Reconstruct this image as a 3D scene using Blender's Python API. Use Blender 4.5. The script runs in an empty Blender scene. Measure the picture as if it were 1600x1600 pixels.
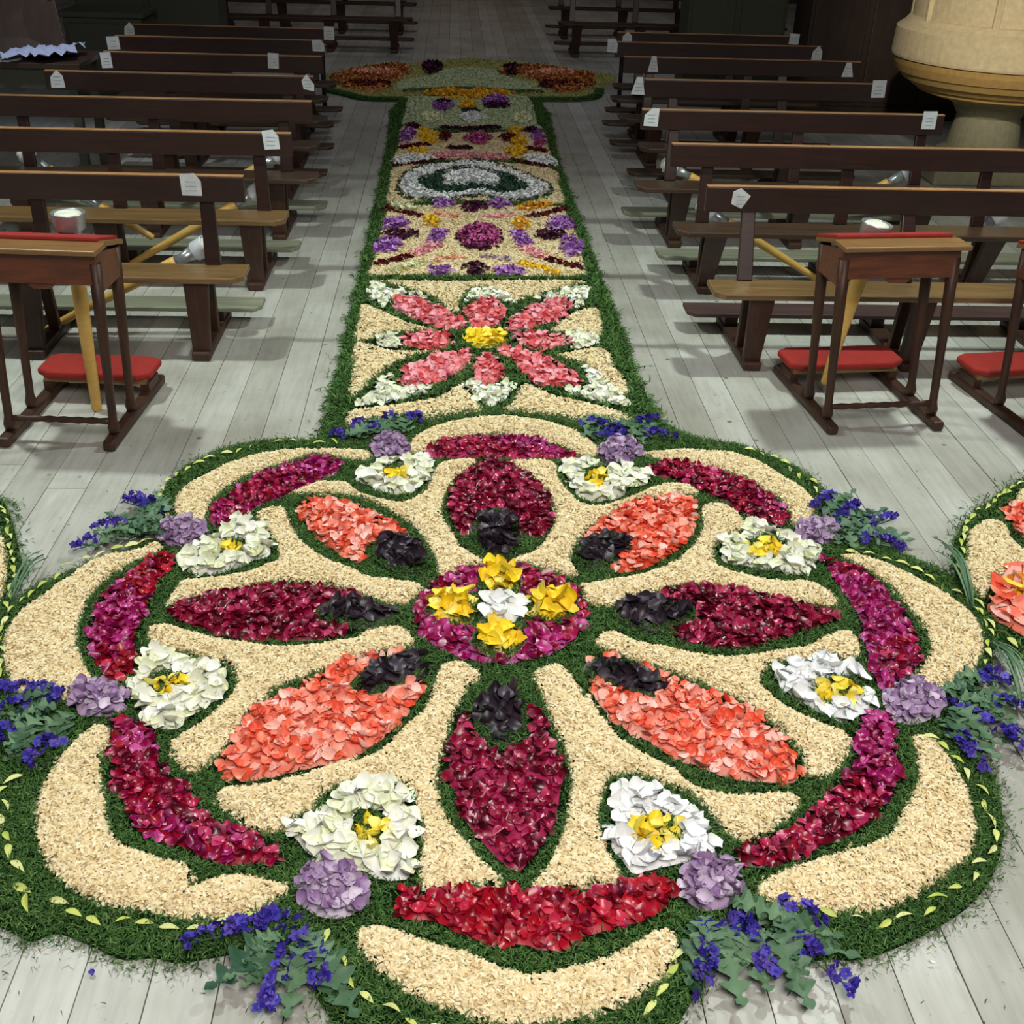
import bpy, math, random
import numpy as np
from mathutils import Matrix, Vector
from mathutils.geometry import delaunay_2d_cdt
random.seed(7); rng = np.random.default_rng(7)
scn = bpy.context.scene
col = scn.collection

# ---------------------------------------------------------------- camera
CAM_H = 2.2
F_PX, PITCH, YAW, ROLL = 1803.02, 0.51603, 0.059416, 0.031956
_F = np.array([math.sin(YAW)*math.cos(PITCH), math.cos(YAW)*math.cos(PITCH), -math.sin(PITCH)])
_R = np.array([math.cos(YAW), -math.sin(YAW), 0.0]); _U = np.cross(_R, _F)
_c, _s = math.cos(ROLL), math.sin(ROLL)
CR = _c*_R + _s*_U; CU = -_s*_R + _c*_U
cam = bpy.data.cameras.new('camera'); camo = bpy.data.objects.new('camera', cam); col.objects.link(camo)
cam.sensor_width = 36; cam.lens = F_PX/1600*36; cam.clip_end = 100; cam.clip_start = 0.05
M = Matrix(((CR[0], CU[0], -_F[0], 0), (CR[1], CU[1], -_F[1], 0), (CR[2], CU[2], -_F[2], CAM_H), (0, 0, 0, 1)))
camo.matrix_world = M
scn.camera = camo

# ---------------------------------------------------------------- world, lights, exposure
scn.view_settings.view_transform = 'Standard'; scn.view_settings.look = 'None'
scn.view_settings.gamma = 1; scn.view_settings.exposure = 0.22; scn.view_settings.use_curve_mapping = False
w = bpy.data.worlds.new('world'); scn.world = w; w.use_nodes = True
w.node_tree.nodes['Background'].inputs[0].default_value = (0.55, 0.62, 0.75, 1)
w.node_tree.nodes['Background'].inputs[1].default_value = 0.12

def light(name, kind, loc, target, energy, color, size=0.3, **kw):
    d = bpy.data.lights.new(name, kind); o = bpy.data.objects.new(name, d); col.objects.link(o)
    o.location = loc; d.energy = energy; d.color = color
    if kind == 'AREA': d.size = size
    else: d.shadow_soft_size = size
    for k, v in kw.items(): setattr(d, k, v)
    o.rotation_euler = (Vector(target)-Vector(loc)).to_track_quat('-Z', 'Y').to_euler()
    return o
# two pendant lamps above the front pews, one on each side of the nave
light('pendant_light', 'SPOT', (2.6, 5.3, 4.3), (1.9, 4.6, 0), 430, (0.88, 1.0, 0.90), 0.12, spot_size=2.1, spot_blend=0.8)
light('pendant_light', 'SPOT', (-2.6, 5.3, 4.3), (-1.5, 4.6, 0), 400, (0.88, 1.0, 0.90), 0.12, spot_size=2.1, spot_blend=0.8)
# chancel lighting above and behind the photographer
light('chancel_light', 'AREA', (0.6, -0.6, 4.6), (0.2, 3.2, 0), 215, (1.0, 0.95, 0.89), 2.2)
# added spot brightening the pulpit, and added fills lifting the dark far nave
light('pulpit_fill_spot', 'SPOT', (1.2, 3.6, 3.6), (4.6, 9.6, 1.5), 780, (1.0, 0.96, 0.84), 0.08, spot_size=0.46, spot_blend=0.7)
light('far_nave_fill', 'AREA', (0.5, 12.5, 6.5), (0.5, 14.0, 0), 42, (0.90, 0.93, 1.0), 2.5)
light('far_nave_fill', 'AREA', (0.4, 19.5, 6.0), (0.4, 19.0, 0), 26, (1.0, 0.88, 0.78), 2.0)

light('side_table_fill', 'SPOT', (-2.6, 7.6, 4.4), (-3.0, 9.1, .8), 240, (0.85, 0.92, 1.0), 0.1, spot_size=0.7, spot_blend=0.9)  # added spot to brighten the cloth and board on the side table

# ---------------------------------------------------------------- geometry helpers
def G(x, y, z=0.0):
    d = _F + CR*(x-800)/F_PX - CU*(y-800)/F_PX
    t = (z-CAM_H)/d[2]
    return np.array([d[0]*t, d[1]*t])
def crop(x0, y0, s):
    return lambda *p: [(x0+a/s, y0+b/s) for a, b in p]
A_ = crop(0, 640, 2.857); B_ = crop(500, 640, 2.857); C_ = crop(1040, 640, 2.857)
D_ = crop(0, 1080, 2.857); E_ = crop(500, 1080, 2.857); F_ = crop(1040, 1080, 2.857)
H_ = crop(500, 430, 2.963); J_ = crop(580, 120, 5.0); K_ = crop(560, 300, 4.444); N_ = crop(480, 80, 3.2)
def full(*p): return list(p)
def smooth(P, n=4, closed=True):
    P = np.asarray(P, float); N = len(P); out = []
    for i in range(N if closed else N-1):
        if closed: p0, p1, p2, p3 = P[i-1], P[i], P[(i+1) % N], P[(i+2) % N]
        else: p0, p1, p2, p3 = P[max(i-1, 0)], P[i], P[i+1], P[min(i+2, N-1)]
        for k in range(n):
            t = k/n
            out.append(0.5*((2*p1)+(-p0+p2)*t+(2*p0-5*p1+4*p2-p3)*t*t+(-p0+3*p1-3*p2+p3)*t**3))
    if not closed: out.append(P[-1])
    return np.array(out)
def wpoly(px, n=4, closed=True, z=0.0):
    return smooth([G(x, y, z) for x, y in px], n, closed)
def ell(cx, cy, rx, ry, ang=0, n=20):
    a = math.radians(ang); o = []
    for i in range(n):
        t = 2*math.pi*i/n; u, v = rx*math.cos(t), ry*math.sin(t)
        o.append((cx+u*math.cos(a)-v*math.sin(a), cy+u*math.sin(a)+v*math.cos(a)))
    return o
def inside(P, poly):
    x, y = P[:, 0], P[:, 1]; r = np.zeros(len(P), bool)
    mn, mx = poly.min(0), poly.max(0)
    m = (x >= mn[0]) & (x <= mx[0]) & (y >= mn[1]) & (y <= mx[1])
    if not m.any(): return r
    xs, ys = x[m], y[m]; q = np.zeros(len(xs), bool)
    a = poly; b = np.roll(poly, -1, 0)
    for (x1, y1), (x2, y2) in zip(a, b):
        if y1 == y2: continue
        c = ((y1 > ys) != (y2 > ys)) & (xs < (x2-x1)*(ys-y1)/(y2-y1)+x1)
        q ^= c
    r[m] = q; return r
def edge_dist(P, poly):
    a = poly; b = np.roll(poly, -1, 0); d = np.full(len(P), 1e9)
    for p, q in zip(a, b):
        v = q-p; L = max((v*v).sum(), 1e-12)
        t = np.clip(((P-p)@v)/L, 0, 1)
        e = P-(p+t[:, None]*v); d = np.minimum(d, (e*e).sum(1))
    return np.sqrt(d)
def area(poly):
    x, y = poly[:, 0], poly[:, 1]
    return abs((x*np.roll(y, -1)-y*np.roll(x, -1)).sum())/2
def scatter(poly, dens, excl=()):
    mn, mx = poly.min(0), poly.max(0)
    n = int(dens*(mx-mn).prod())
    P = rng.random((n, 2))*(mx-mn)+mn
    P = P[inside(P, poly)]
    for e in excl: P = P[~inside(P, e)]
    return P
def grid_pts(poly, s, excl=(), jit=0.35, inset=0.0):
    mn, mx = poly.min(0), poly.max(0)
    xs = np.arange(mn[0], mx[0]+s, s); ys = np.arange(mn[1], mx[1]+s, s*0.87)
    X, Y = np.meshgrid(xs, ys); X[1::2] += s/2
    P = np.stack([X.ravel(), Y.ravel()], 1) + rng.uniform(-jit, jit, (X.size, 2))*s
    P = P[inside(P, poly)]
    if inset and len(P): P = P[edge_dist(P, poly) > inset]
    for e in excl: P = P[~inside(P, e)]
    return P
def nz(P, f=30.0):
    x, y = P[:, 0]*f, P[:, 1]*f
    return (np.sin(x*1.1+1.7*np.sin(y*.7))+np.sin(y*1.3+1.3*np.sin(x*.9+2))+np.sin((x+y)*2.1))/3
def lerp_h(P, poly, h, s=0.02, z0=0.0, wob=0.15):
    d = edge_dist(P, poly)
    return z0+h*(1-np.exp(-d/s))*(1+wob*nz(P))
def mesh_np(name, V, faces, mat, smooth_=False):
    me = bpy.data.meshes.new(name); me.from_pydata(V, [], faces); me.update()
    if mat: me.materials.append(mat)
    if smooth_: me.polygons.foreach_set('use_smooth', [True]*len(me.polygons))
    return me
def link(name, me, parent=None):
    o = bpy.data.objects.new(name, me); col.objects.link(o)
    if parent is not None: o.parent = parent
    return o
def tag(o, label=None, cat=None, group=None, kind=None):
    if label: o['label'] = label
    if cat: o['category'] = cat
    if group: o['group'] = group
    if kind: o['kind'] = kind
    return o
def empty(name, loc, label=None, cat=None, group=None, rz=0):
    o = bpy.data.objects.new(name, None); col.objects.link(o); o.location = loc; o.rotation_euler = (0, 0, rz)
    o.empty_display_size = 0.1
    return tag(o, label, cat, group)

def mound_geo(poly, h, step, z0=0.0, s=0.02, wob=0.2):
    """heap whose outline is poly: rim on the floor, top raised by h"""
    I = grid_pts(poly, step, jit=0.3, inset=step*0.45)
    V2 = [Vector(p) for p in poly]+[Vector(p) for p in I]
    n = len(poly)
    r = delaunay_2d_cdt(V2, [(i, (i+1) % n) for i in range(n)], [], 1, 1e-6)
    P = np.array([(v.x, v.y) for v in r[0]]); Z = np.zeros(len(P))
    Z = lerp_h(P, poly, h, s, z0, wob)
    d = edge_dist(P, poly); Z[d < 1e-4] = z0-.006 if z0 >= .02 else max(z0*0.2, 0.001)
    return np.column_stack([P, Z]), [tuple(f) for f in r[2]]

def bits_geo(P, Z, tmpl, tf, smin, smax, tilt, zj):
    """numpy copies of one small template at points P,Z"""
    n, k = len(P), len(tmpl)
    a = rng.uniform(0, 2*math.pi, n); t = rng.normal(0, tilt, n); u = rng.normal(0, tilt, n)
    s = rng.uniform(smin, smax, n)
    T = np.broadcast_to(tmpl, (n, k, 3))*s[:, None, None]
    ct, st = np.cos(t)[:, None], np.sin(t)[:, None]; cu, su = np.cos(u)[:, None], np.sin(u)[:, None]
    x, y, z = T[..., 0], T[..., 1], T[..., 2]
    y, z = y*ct-z*st, y*st+z*ct
    x, z = x*cu+z*su, -x*su+z*cu
    ca, sa = np.cos(a)[:, None], np.sin(a)[:, None]
    x, y = x*ca-y*sa, x*sa+y*ca
    V = np.stack([x+P[:, 0, None], y+P[:, 1, None], z+(Z+rng.uniform(0, zj, n))[:, None]], 2).reshape(-1, 3)
    tf = np.array(tf); Fc = (tf[None]+(np.arange(n)*k)[:, None, None]).reshape(-1, tf.shape[1])
    tint = np.repeat(rng.random(n), k)
    return V, Fc, tint

def stuff_mesh(name, parts, mats):
    """parts: list of (V, faces(list or array), tint array, mat index). returns one mesh"""
    Vs, loops, starts, totals, mi, tn = [], [], [], [], [], []
    off = 0; lo = 0
    for V, Fc, tint, m in parts:
        V = np.asarray(V, float)
        if len(V) == 0: continue
        Vs.append(V); tn.append(tint)
        if isinstance(Fc, list):
            for f in Fc:
                loops.append(np.array(f)+off); starts.append([lo]); totals.append([len(f)]); lo += len(f); mi.append([m])
        else:
            k = Fc.shape[1]; loops.append((Fc+off).ravel()); starts.append(lo+np.arange(len(Fc))*k)
            totals.append(np.full(len(Fc), k)); lo += Fc.size; mi.append(np.full(len(Fc), m))
        off += len(V)
    V = np.concatenate(Vs); L = np.concatenate(loops).astype(np.int32); S = np.concatenate(starts).astype(np.int32)
    me = bpy.data.meshes.new(name)
    me.vertices.add(len(V)); me.vertices.foreach_set('co', V.ravel())
    me.loops.add(len(L)); me.loops.foreach_set('vertex_index', L)
    me.polygons.add(len(S)); me.polygons.foreach_set('loop_start', S)
    me.polygons.foreach_set('loop_total', np.concatenate(totals).astype(np.int32))
    for m in mats: me.materials.append(m)
    me.polygons.foreach_set('material_index', np.concatenate(mi).astype(np.int32))
    at = me.attributes.new('tint', 'FLOAT', 'POINT'); at.data.foreach_set('value', np.concatenate(tn).astype(np.float32))
    me.update(calc_edges=True); me.validate()
    return me

class MB:
    """collects boxes, bars and lathes; build() links them as ONE mesh object"""
    def __init__(s): s.V = []; s.F = []; s.sm = []
    def quadbox(s, c8):
        b = len(s.V); s.V += [tuple(v) for v in c8]
        for f in ((0, 3, 2, 1), (4, 5, 6, 7), (0, 1, 5, 4), (1, 2, 6, 5), (2, 3, 7, 6), (3, 0, 4, 7)):
            s.F.append(tuple(b+i for i in f)); s.sm.append(False)
        return s
    def box(s, x0, x1, y0, y1, z0, z1):
        return s.quadbox([(x0, y0, z0), (x1, y0, z0), (x1, y1, z0), (x0, y1, z0), (x0, y0, z1), (x1, y0, z1), (x1, y1, z1), (x0, y1, z1)])
    def bar(s, p, q, w0, d0, w1=None, d1=None):
        """box bar from p to q, w along x-ish, d along the other axis"""
        w1 = w0 if w1 is None else w1; d1 = d0 if d1 is None else d1
        p, q = Vector(p), Vector(q); t = (q-p).normalized()
        u = Vector((1, 0, 0)) if abs(t.x) < 0.7 else Vector((0, 0, 1))
        v = t.cross(u).normalized(); u = v.cross(t).normalized()
        c = []
        for o, w_, d_ in ((p, w0, d0), (q, w1, d1)):
            for a, b in ((-1, -1), (1, -1), (1, 1), (-1, 1)): c.append(o+u*a*w_/2+v*b*d_/2)
        return s.quadbox(c)
    def lathe(s, p, q, prof, n=14, cap=True):
        """prof: list of (t 0..1 along p->q, radius)"""
        p, q = Vector(p), Vector(q); ax = q-p; t = ax.normalized()
        u = t.orthogonal().normalized(); v = t.cross(u); b = len(s.V)
        for a, r in prof:
            for i in range(n):
                th = 2*math.pi*i/n; s.V.append(tuple(p+ax*a+(u*math.cos(th)+v*math.sin(th))*r))
        for j in range(len(prof)-1):
            for i in range(n):
                s.F.append((b+j*n+i, b+j*n+(i+1) % n, b+(j+1)*n+(i+1) % n, b+(j+1)*n+i)); s.sm.append(True)
        if cap:
            s.F.append(tuple(b+i for i in range(n))[::-1]); s.sm.append(False)
            s.F.append(tuple(b+(len(prof)-1)*n+i for i in range(n))); s.sm.append(False)
        return s
    def prism(s, pts, axis_vec):
        b = len(s.V); n = len(pts); a = Vector(axis_vec)
        s.V += [tuple(Vector(p)) for p in pts]+[tuple(Vector(p)+a) for p in pts]
        s.F.append(tuple(range(b, b+n))[::-1]); s.F.append(tuple(range(b+n, b+2*n))); s.sm += [False, False]
        for i in range(n): s.F.append((b+i, b+(i+1) % n, b+n+(i+1) % n, b+n+i)); s.sm.append(False)
        return s
    def build(s, name, mat, parent=None, bevel=0.0, segs=2):
        me = bpy.data.meshes.new(name); me.from_pydata(s.V, [], s.F); me.update()
        me.polygons.foreach_set('use_smooth', s.sm); me.materials.append(mat)
        o = link(name, me, parent)
        if bevel:
            m = o.modifiers.new('bevel', 'BEVEL'); m.width = bevel; m.segments = segs; m.limit_method = 'ANGLE'; m.angle_limit = 0.9
        return o

# ---------------------------------------------------------------- materials
def lin(c):
    return tuple(((v/255)/12.92 if v/255 <= .04045 else ((v/255+.055)/1.055)**2.4) for v in c)+(1,)
def newmat(name):
    m = bpy.data.materials.new(name); m.use_nodes = True; nt = m.node_tree
    return m, nt, nt.nodes['Principled BSDF']
def ramp(nt, cols, interp='LINEAR'):
    r = nt.nodes.new('ShaderNodeValToRGB'); cr = r.color_ramp; cr.interpolation = interp
    while len(cr.elements) < len(cols): cr.elements.new(0.5)
    for i, c in enumerate(cols):
        cr.elements[i].position = i/max(len(cols)-1, 1); cr.elements[i].color = lin(c)
    return r
def tint_mat(name, cols, rough=0.6, spec=0.4, trans=0.0, coat=0.0, base_pale=None, bump=0.0, tex=None, subs=0.0):
    """colour picked per piece: object random + per-vertex 'tint' attribute"""
    m, nt, b = newmat(name); N, L = nt.nodes, nt.links
    oi = N.new('ShaderNodeObjectInfo'); at = N.new('ShaderNodeAttribute'); at.attribute_name = 'tint'
    ad = N.new('ShaderNodeMath'); ad.operation = 'ADD'; L.new(oi.outputs['Random'], ad.inputs[0]); L.new(at.outputs['Fac'], ad.inputs[1])
    fr = N.new('ShaderNodeMath'); fr.operation = 'FRACT'; L.new(ad.outputs[0], fr.inputs[0])
    r = ramp(nt, cols+cols[:1] if 'petals' in name else cols, 'CONSTANT' if 'petals' in name else 'LINEAR'); L.new(fr.outputs[0], r.inputs[0]); out = r.outputs[0]
    if base_pale:
        al = N.new('ShaderNodeAttribute'); al.attribute_name = 'along'
        mr = N.new('ShaderNodeMapRange'); mr.inputs[1].default_value = 0.0; mr.inputs[2].default_value = 0.45
        mr.inputs[3].default_value = 0.75; mr.inputs[4].default_value = 0.0
        L.new(al.outputs['Fac'], mr.inputs[0])
        mx = N.new('ShaderNodeMix'); mx.data_type = 'RGBA'; L.new(mr.outputs[0], mx.inputs[0]); L.new(out, mx.inputs[6])
        mx.inputs[7].default_value = lin(base_pale); out = mx.outputs[2]
    if tex:
        no = N.new('ShaderNodeTexNoise'); no.inputs['Scale'].default_value = tex[0]; no.inputs['Detail'].default_value = 4
        ge = N.new('ShaderNodeNewGeometry'); L.new(ge.outputs['Position'], no.inputs['Vector'])
        mx = N.new('ShaderNodeMix'); mx.data_type = 'RGBA'; mx.blend_type = 'MULTIPLY'; mx.inputs[0].default_value = 1
        rr = ramp(nt, [tex[1], tex[2]]); L.new(no.outputs['Fac'], rr.inputs[0])
        L.new(out, mx.inputs[6]); L.new(rr.outputs[0], mx.inputs[7]); out = mx.outputs[2]
    L.new(out, b.inputs['Base Color'])
    b.inputs['Roughness'].default_value = rough; b.inputs['Specular IOR Level'].default_value = spec
    b.inputs['Coat Weight'].default_value = coat; b.inputs['Coat Roughness'].default_value = 0.25
    if bump:
        no = N.new('ShaderNodeTexNoise'); no.inputs['Scale'].default_value = 140; no.inputs['Detail'].default_value = 3
        ge = N.new('ShaderNodeNewGeometry'); L.new(ge.outputs['Position'], no.inputs['Vector'])
        bp = N.new('ShaderNodeBump'); bp.inputs['Strength'].default_value = bump; bp.inputs['Distance'].default_value = 0.004
        L.new(no.outputs['Fac'], bp.inputs['Height']); L.new(bp.outputs[0], b.inputs['Normal'])
    return m
def wood_mat(name, c1, c2, rough=0.4, scale=(2, 30, 30), coat=0.0, obj=True):
    m, nt, b = newmat(name); N, L = nt.nodes, nt.links
    ge = N.new('ShaderNodeNewGeometry'); mp = N.new('ShaderNodeMapping'); mp.inputs['Scale'].default_value = scale
    L.new(ge.outputs['Position'], mp.inputs[0])
    no = N.new('ShaderNodeTexNoise'); no.inputs['Scale'].default_value = 1.5; no.inputs['Detail'].default_value = 6; no.inputs['Roughness'].default_value = .65
    L.new(mp.outputs[0], no.inputs['Vector'])
    r = ramp(nt, [c1, c2]); r.color_ramp.elements[0].position = .3; r.color_ramp.elements[1].position = .72
    L.new(no.outputs['Fac'], r.inputs[0]); L.new(r.outputs[0], b.inputs['Base Color'])
    b.inputs['Roughness'].default_value = rough; b.inputs['Coat Weight'].default_value = coat; b.inputs['Coat Roughness'].default_value = .3
    bp = N.new('ShaderNodeBump'); bp.inputs['Strength'].default_value = .15; bp.inputs['Distance'].default_value = .003
    L.new(no.outputs['Fac'], bp.inputs['Height']); L.new(bp.outputs[0], b.inputs['Normal'])
    return m
def plain(name, c, rough=.5, metal=0, **kw):
    m, nt, b = newmat(name); N, L = nt.nodes, nt.links
    no = N.new('ShaderNodeTexNoise'); no.inputs['Scale'].default_value = 25; no.inputs['Detail'].default_value = 5
    ge = N.new('ShaderNodeNewGeometry'); L.new(ge.outputs['Position'], no.inputs['Vector'])
    r = ramp(nt, [tuple(v*.82 for v in c), tuple(min(255, v*1.06) for v in c)]); L.new(no.outputs['Fac'], r.inputs[0])
    L.new(r.outputs[0], b.inputs['Base Color'])
    b.inputs['Roughness'].default_value = rough; b.inputs['Metallic'].default_value = metal
    for k, v in kw.items(): b.inputs[k.replace('_', ' ')].default_value = v
    return m
MT = {}
MT['moss'] = tint_mat('chopped_greenery', [(38, 70, 32), (58, 96, 44), (78, 116, 58), (108, 138, 78), (48, 80, 44)], .75, .15)
MT['moss_base'] = tint_mat('greenery_underlay', [(24, 48, 22), (24, 48, 22)], .9, .05, bump=.8, tex=(60, (120, 120, 120), (255, 255, 255)))
MT['saw'] = tint_mat('wood_shavings', [(240, 216, 168), (248, 230, 188), (252, 240, 208), (242, 220, 176), (228, 200, 148)], .8, .15)
MT['saw_base'] = tint_mat('wood_shavings_bed', [(240, 220, 174), (240, 220, 174)], .9, .1, bump=.7, tex=(55, (215, 208, 192), (255, 255, 255)))
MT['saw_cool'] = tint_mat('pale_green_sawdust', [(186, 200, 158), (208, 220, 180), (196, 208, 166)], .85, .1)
MT['red'] = tint_mat('crimson_petals', [(104, 4, 32), (146, 8, 48), (172, 16, 66), (120, 4, 36), (200, 56, 112), (150, 10, 64), (160, 12, 44), (84, 2, 28), (186, 30, 80)], .3, .6, base_pale=(206, 90, 130))
MT['darkred'] = tint_mat('wine_petals', [(88, 4, 28), (128, 8, 44), (152, 14, 58), (104, 4, 32), (184, 48, 96), (140, 8, 48), (70, 2, 24), (164, 26, 72)], .3, .6, base_pale=(196, 80, 116))
MT['magenta'] = tint_mat('magenta_petals', [(116, 6, 58), (156, 16, 92), (182, 38, 124), (136, 6, 56), (206, 88, 162), (166, 20, 100), (148, 10, 72)], .3, .5, base_pale=(206, 100, 164))
MT['scarlet'] = tint_mat('scarlet_petals', [(136, 4, 26), (178, 14, 36), (160, 10, 48), (204, 44, 76), (124, 4, 24), (188, 20, 44), (150, 8, 34)], .3, .5, base_pale=(204, 84, 100))
MT['orange'] = tint_mat('salmon_petals', [(240, 96, 68), (246, 128, 104), (248, 160, 144), (236, 84, 54), (252, 206, 200), (246, 140, 118), (238, 92, 62), (240, 116, 92), (250, 184, 172), (242, 104, 72)], .45, .4, base_pale=(250, 196, 170))
MT['pink'] = tint_mat('pink_petals', [(226, 96, 104), (238, 136, 150), (244, 170, 184), (216, 78, 84), (236, 120, 124)], .5, .35, base_pale=(246, 190, 196))
MT['white'] = tint_mat('white_petals', [(238, 240, 222), (246, 246, 236), (250, 250, 246), (232, 236, 208)], .5, .35, base_pale=(238, 238, 190))
MT['purewhite'] = tint_mat('pure_white_petals', [(238, 238, 238), (250, 250, 252), (244, 246, 250)], .5, .35)
MT['yellow'] = tint_mat('yellow_petals', [(250, 222, 44), (252, 232, 80), (250, 212, 36), (254, 240, 130)], .5, .35, base_pale=(246, 196, 40))
MT['yellowor'] = tint_mat('yellow_orange_petals', [(244, 200, 40), (240, 170, 40), (250, 220, 80), (226, 140, 40)], .5, .35)
MT['lilac'] = tint_mat('lilac_petals', [(168, 138, 180), (196, 172, 206), (218, 202, 224), (150, 116, 164), (184, 156, 194)], .55, .3, base_pale=(196, 176, 190))
MT['violet'] = tint_mat('violet_petals', [(150, 86, 176), (184, 128, 204), (206, 162, 220), (132, 66, 156)], .55, .3)
MT['dark'] = tint_mat('blackish_leaves', [(34, 24, 34), (48, 36, 48), (62, 48, 62), (28, 20, 30), (74, 62, 78)], .42, .5)
MT['plum'] = tint_mat('plum_petals', [(66, 14, 50), (92, 22, 70), (54, 10, 38)], .5, .3)
MT['maroon'] = tint_mat('maroon_petals', [(96, 16, 26), (120, 26, 34), (80, 10, 20)], .5, .3)
MT['blue'] = tint_mat('delphinium_florets', [(44, 34, 130), (58, 46, 160), (76, 66, 184), (70, 40, 140), (104, 90, 196)], .5, .35)
MT['leaf'] = tint_mat('grey_green_leaf', [(64, 98, 70), (84, 116, 84), (104, 136, 102), (74, 106, 80)], .5, .4)
MT['leafdark'] = tint_mat('dark_green_leaf', [(30, 66, 48), (42, 82, 58), (36, 70, 56)], .45, .45)
MT['garland'] = tint_mat('yellow_green_leaf', [(196, 206, 96), (216, 224, 130), (226, 226, 160), (180, 196, 80)], .5, .35)
MT['stem'] = plain('green_stem', (64, 104, 60), .6)

def floor_mat():
    m, nt, b = newmat('scrubbed_floorboards'); N, L = nt.nodes, nt.links
    ge = N.new('ShaderNodeNewGeometry'); oi = N.new('ShaderNodeObjectInfo')
    def noise(sc, scale, det=5, rough=.6, off=True):
        mp = N.new('ShaderNodeMapping'); mp.inputs['Scale'].default_value = sc; L.new(ge.outputs['Position'], mp.inputs[0])
        if off:
            cm = N.new('ShaderNodeCombineXYZ'); mu = N.new('ShaderNodeMath'); mu.operation = 'MULTIPLY'; mu.inputs[1].default_value = 40
            L.new(oi.outputs['Random'], mu.inputs[0]); L.new(mu.outputs[0], cm.inputs[2]); L.new(cm.outputs[0], mp.inputs['Location'])
        n = N.new('ShaderNodeTexNoise'); n.inputs['Scale'].default_value = scale; n.inputs['Detail'].default_value = det; n.inputs['Roughness'].default_value = rough
        L.new(mp.outputs[0], n.inputs['Vector']); return n.outputs['Fac']
    grain = noise((22, 2.2, 1), 2.0); blotch = noise((1, 1, 1), 1.6, 4, .6, False)
    r = ramp(nt, [(184, 184, 178), (200, 200, 195), (212, 212, 208)]); r.color_ramp.elements[0].position = .25; r.color_ramp.elements[2].position = .8
    L.new(grain, r.inputs[0])
    r2 = ramp(nt, [(214, 210, 204), (255, 255, 255)]); r2.color_ramp.elements[0].position = .35; r2.color_ramp.elements[1].position = .6
    L.new(blotch, r2.inputs[0])
    mx = N.new('ShaderNodeMix'); mx.data_type = 'RGBA'; mx.blend_type = 'MULTIPLY'; mx.inputs[0].default_value = .8
    L.new(r.outputs[0], mx.inputs[6]); L.new(r2.outputs[0], mx.inputs[7])
    # board to board difference
    r3 = ramp(nt, [(226, 224, 220), (255, 255, 255)]); L.new(oi.outputs['Random'], r3.inputs[0])
    m3 = N.new('ShaderNodeMix'); m3.data_type = 'RGBA'; m3.blend_type = 'MULTIPLY'; m3.inputs[0].default_value = 1
    L.new(mx.outputs[2], m3.inputs[6]); L.new(r3.outputs[0], m3.inputs[7])
    # knots and dirt specks
    vo = N.new('ShaderNodeTexVoronoi'); vo.inputs['Scale'].default_value = 5.0; L.new(ge.outputs['Position'], vo.inputs['Vector'])
    kr = ramp(nt, [(90, 78, 66), (90, 78, 66), (255, 255, 255)]); kr.color_ramp.elements[1].position = .03; kr.color_ramp.elements[2].position = .075
    L.new(vo.outputs['Distance'], kr.inputs[0])
    vs = noise((3, 3, 3), 9, 6, .75, False); sr = ramp(nt, [(120, 108, 92), (255, 255, 255)]); sr.color_ramp.elements[0].position = .29; sr.color_ramp.elements[1].position = .37
    L.new(vs, sr.inputs[0])
    m4 = N.new('ShaderNodeMix'); m4.data_type = 'RGBA'; m4.blend_type = 'MULTIPLY'; m4.inputs[0].default_value = .85
    L.new(m3.outputs[2], m4.inputs[6]); L.new(kr.outputs[0], m4.inputs[7])
    m5 = N.new('ShaderNodeMix'); m5.data_type = 'RGBA'; m5.blend_type = 'MULTIPLY'; m5.inputs[0].default_value = .8
    L.new(m4.outputs[2], m5.inputs[6]); L.new(sr.outputs[0], m5.inputs[7])
    L.new(m5.outputs[2], b.inputs['Base Color'])
    b.inputs['Roughness'].default_value = .42; b.inputs['Specular IOR Level'].default_value = .4
    bp = N.new('ShaderNodeBump'); bp.inputs['Strength'].default_value = .12; bp.inputs['Distance'].default_value = .002
    L.new(grain, bp.inputs['Height']); L.new(bp.outputs[0], b.inputs['Normal'])
    return m
MT['floor'] = floor_mat()
MT['gap'] = plain('dark_underfloor', (34, 28, 24), .9)
MT['rail'] = wood_mat('dark_varnished_wood', (30, 13, 11), (54, 25, 18), .38, (3, 40, 40), .35)
MT['leg'] = wood_mat('dark_brown_wood', (44, 26, 18), (74, 44, 28), .5, (30, 30, 3))
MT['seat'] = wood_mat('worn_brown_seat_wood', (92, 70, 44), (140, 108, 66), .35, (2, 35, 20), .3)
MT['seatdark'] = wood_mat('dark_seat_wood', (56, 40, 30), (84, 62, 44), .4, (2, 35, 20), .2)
MT['edge'] = wood_mat('lit_rail_edge', (146, 100, 62), (196, 150, 104), .4, (3, 40, 40), .3)  # paler wood tone standing in for lamplight on the rail tops
MT['kneel_plum'] = wood_mat('plum_brown_wood', (60, 42, 42), (88, 66, 62), .5, (2, 35, 20))
MT['kneel_grey'] = wood_mat('greyed_kneeler_wood', (112, 112, 96), (150, 152, 132), .5, (2, 35, 20))
MT['desk'] = wood_mat('red_brown_desk_wood', (70, 34, 20), (118, 62, 34), .4, (3, 30, 30), .2)
MT['desktop'] = wood_mat('golden_desk_top_wood', (112, 80, 46), (146, 108, 62), .4, (3, 30, 30), .2)
MT['cloth'] = plain('red_velvet', (156, 34, 26), .85)
MT['pole'] = wood_mat('pale_turned_wood', (206, 156, 74), (232, 190, 108), .45, (4, 4, 12), .1)
MT['metal'] = plain('grey_tin', (176, 182, 186), .3, .6)
MT['glass'] = plain('clear_glass', (225, 235, 235), .08, 0, Transmission_Weight=.9, Alpha=1.0)
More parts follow.
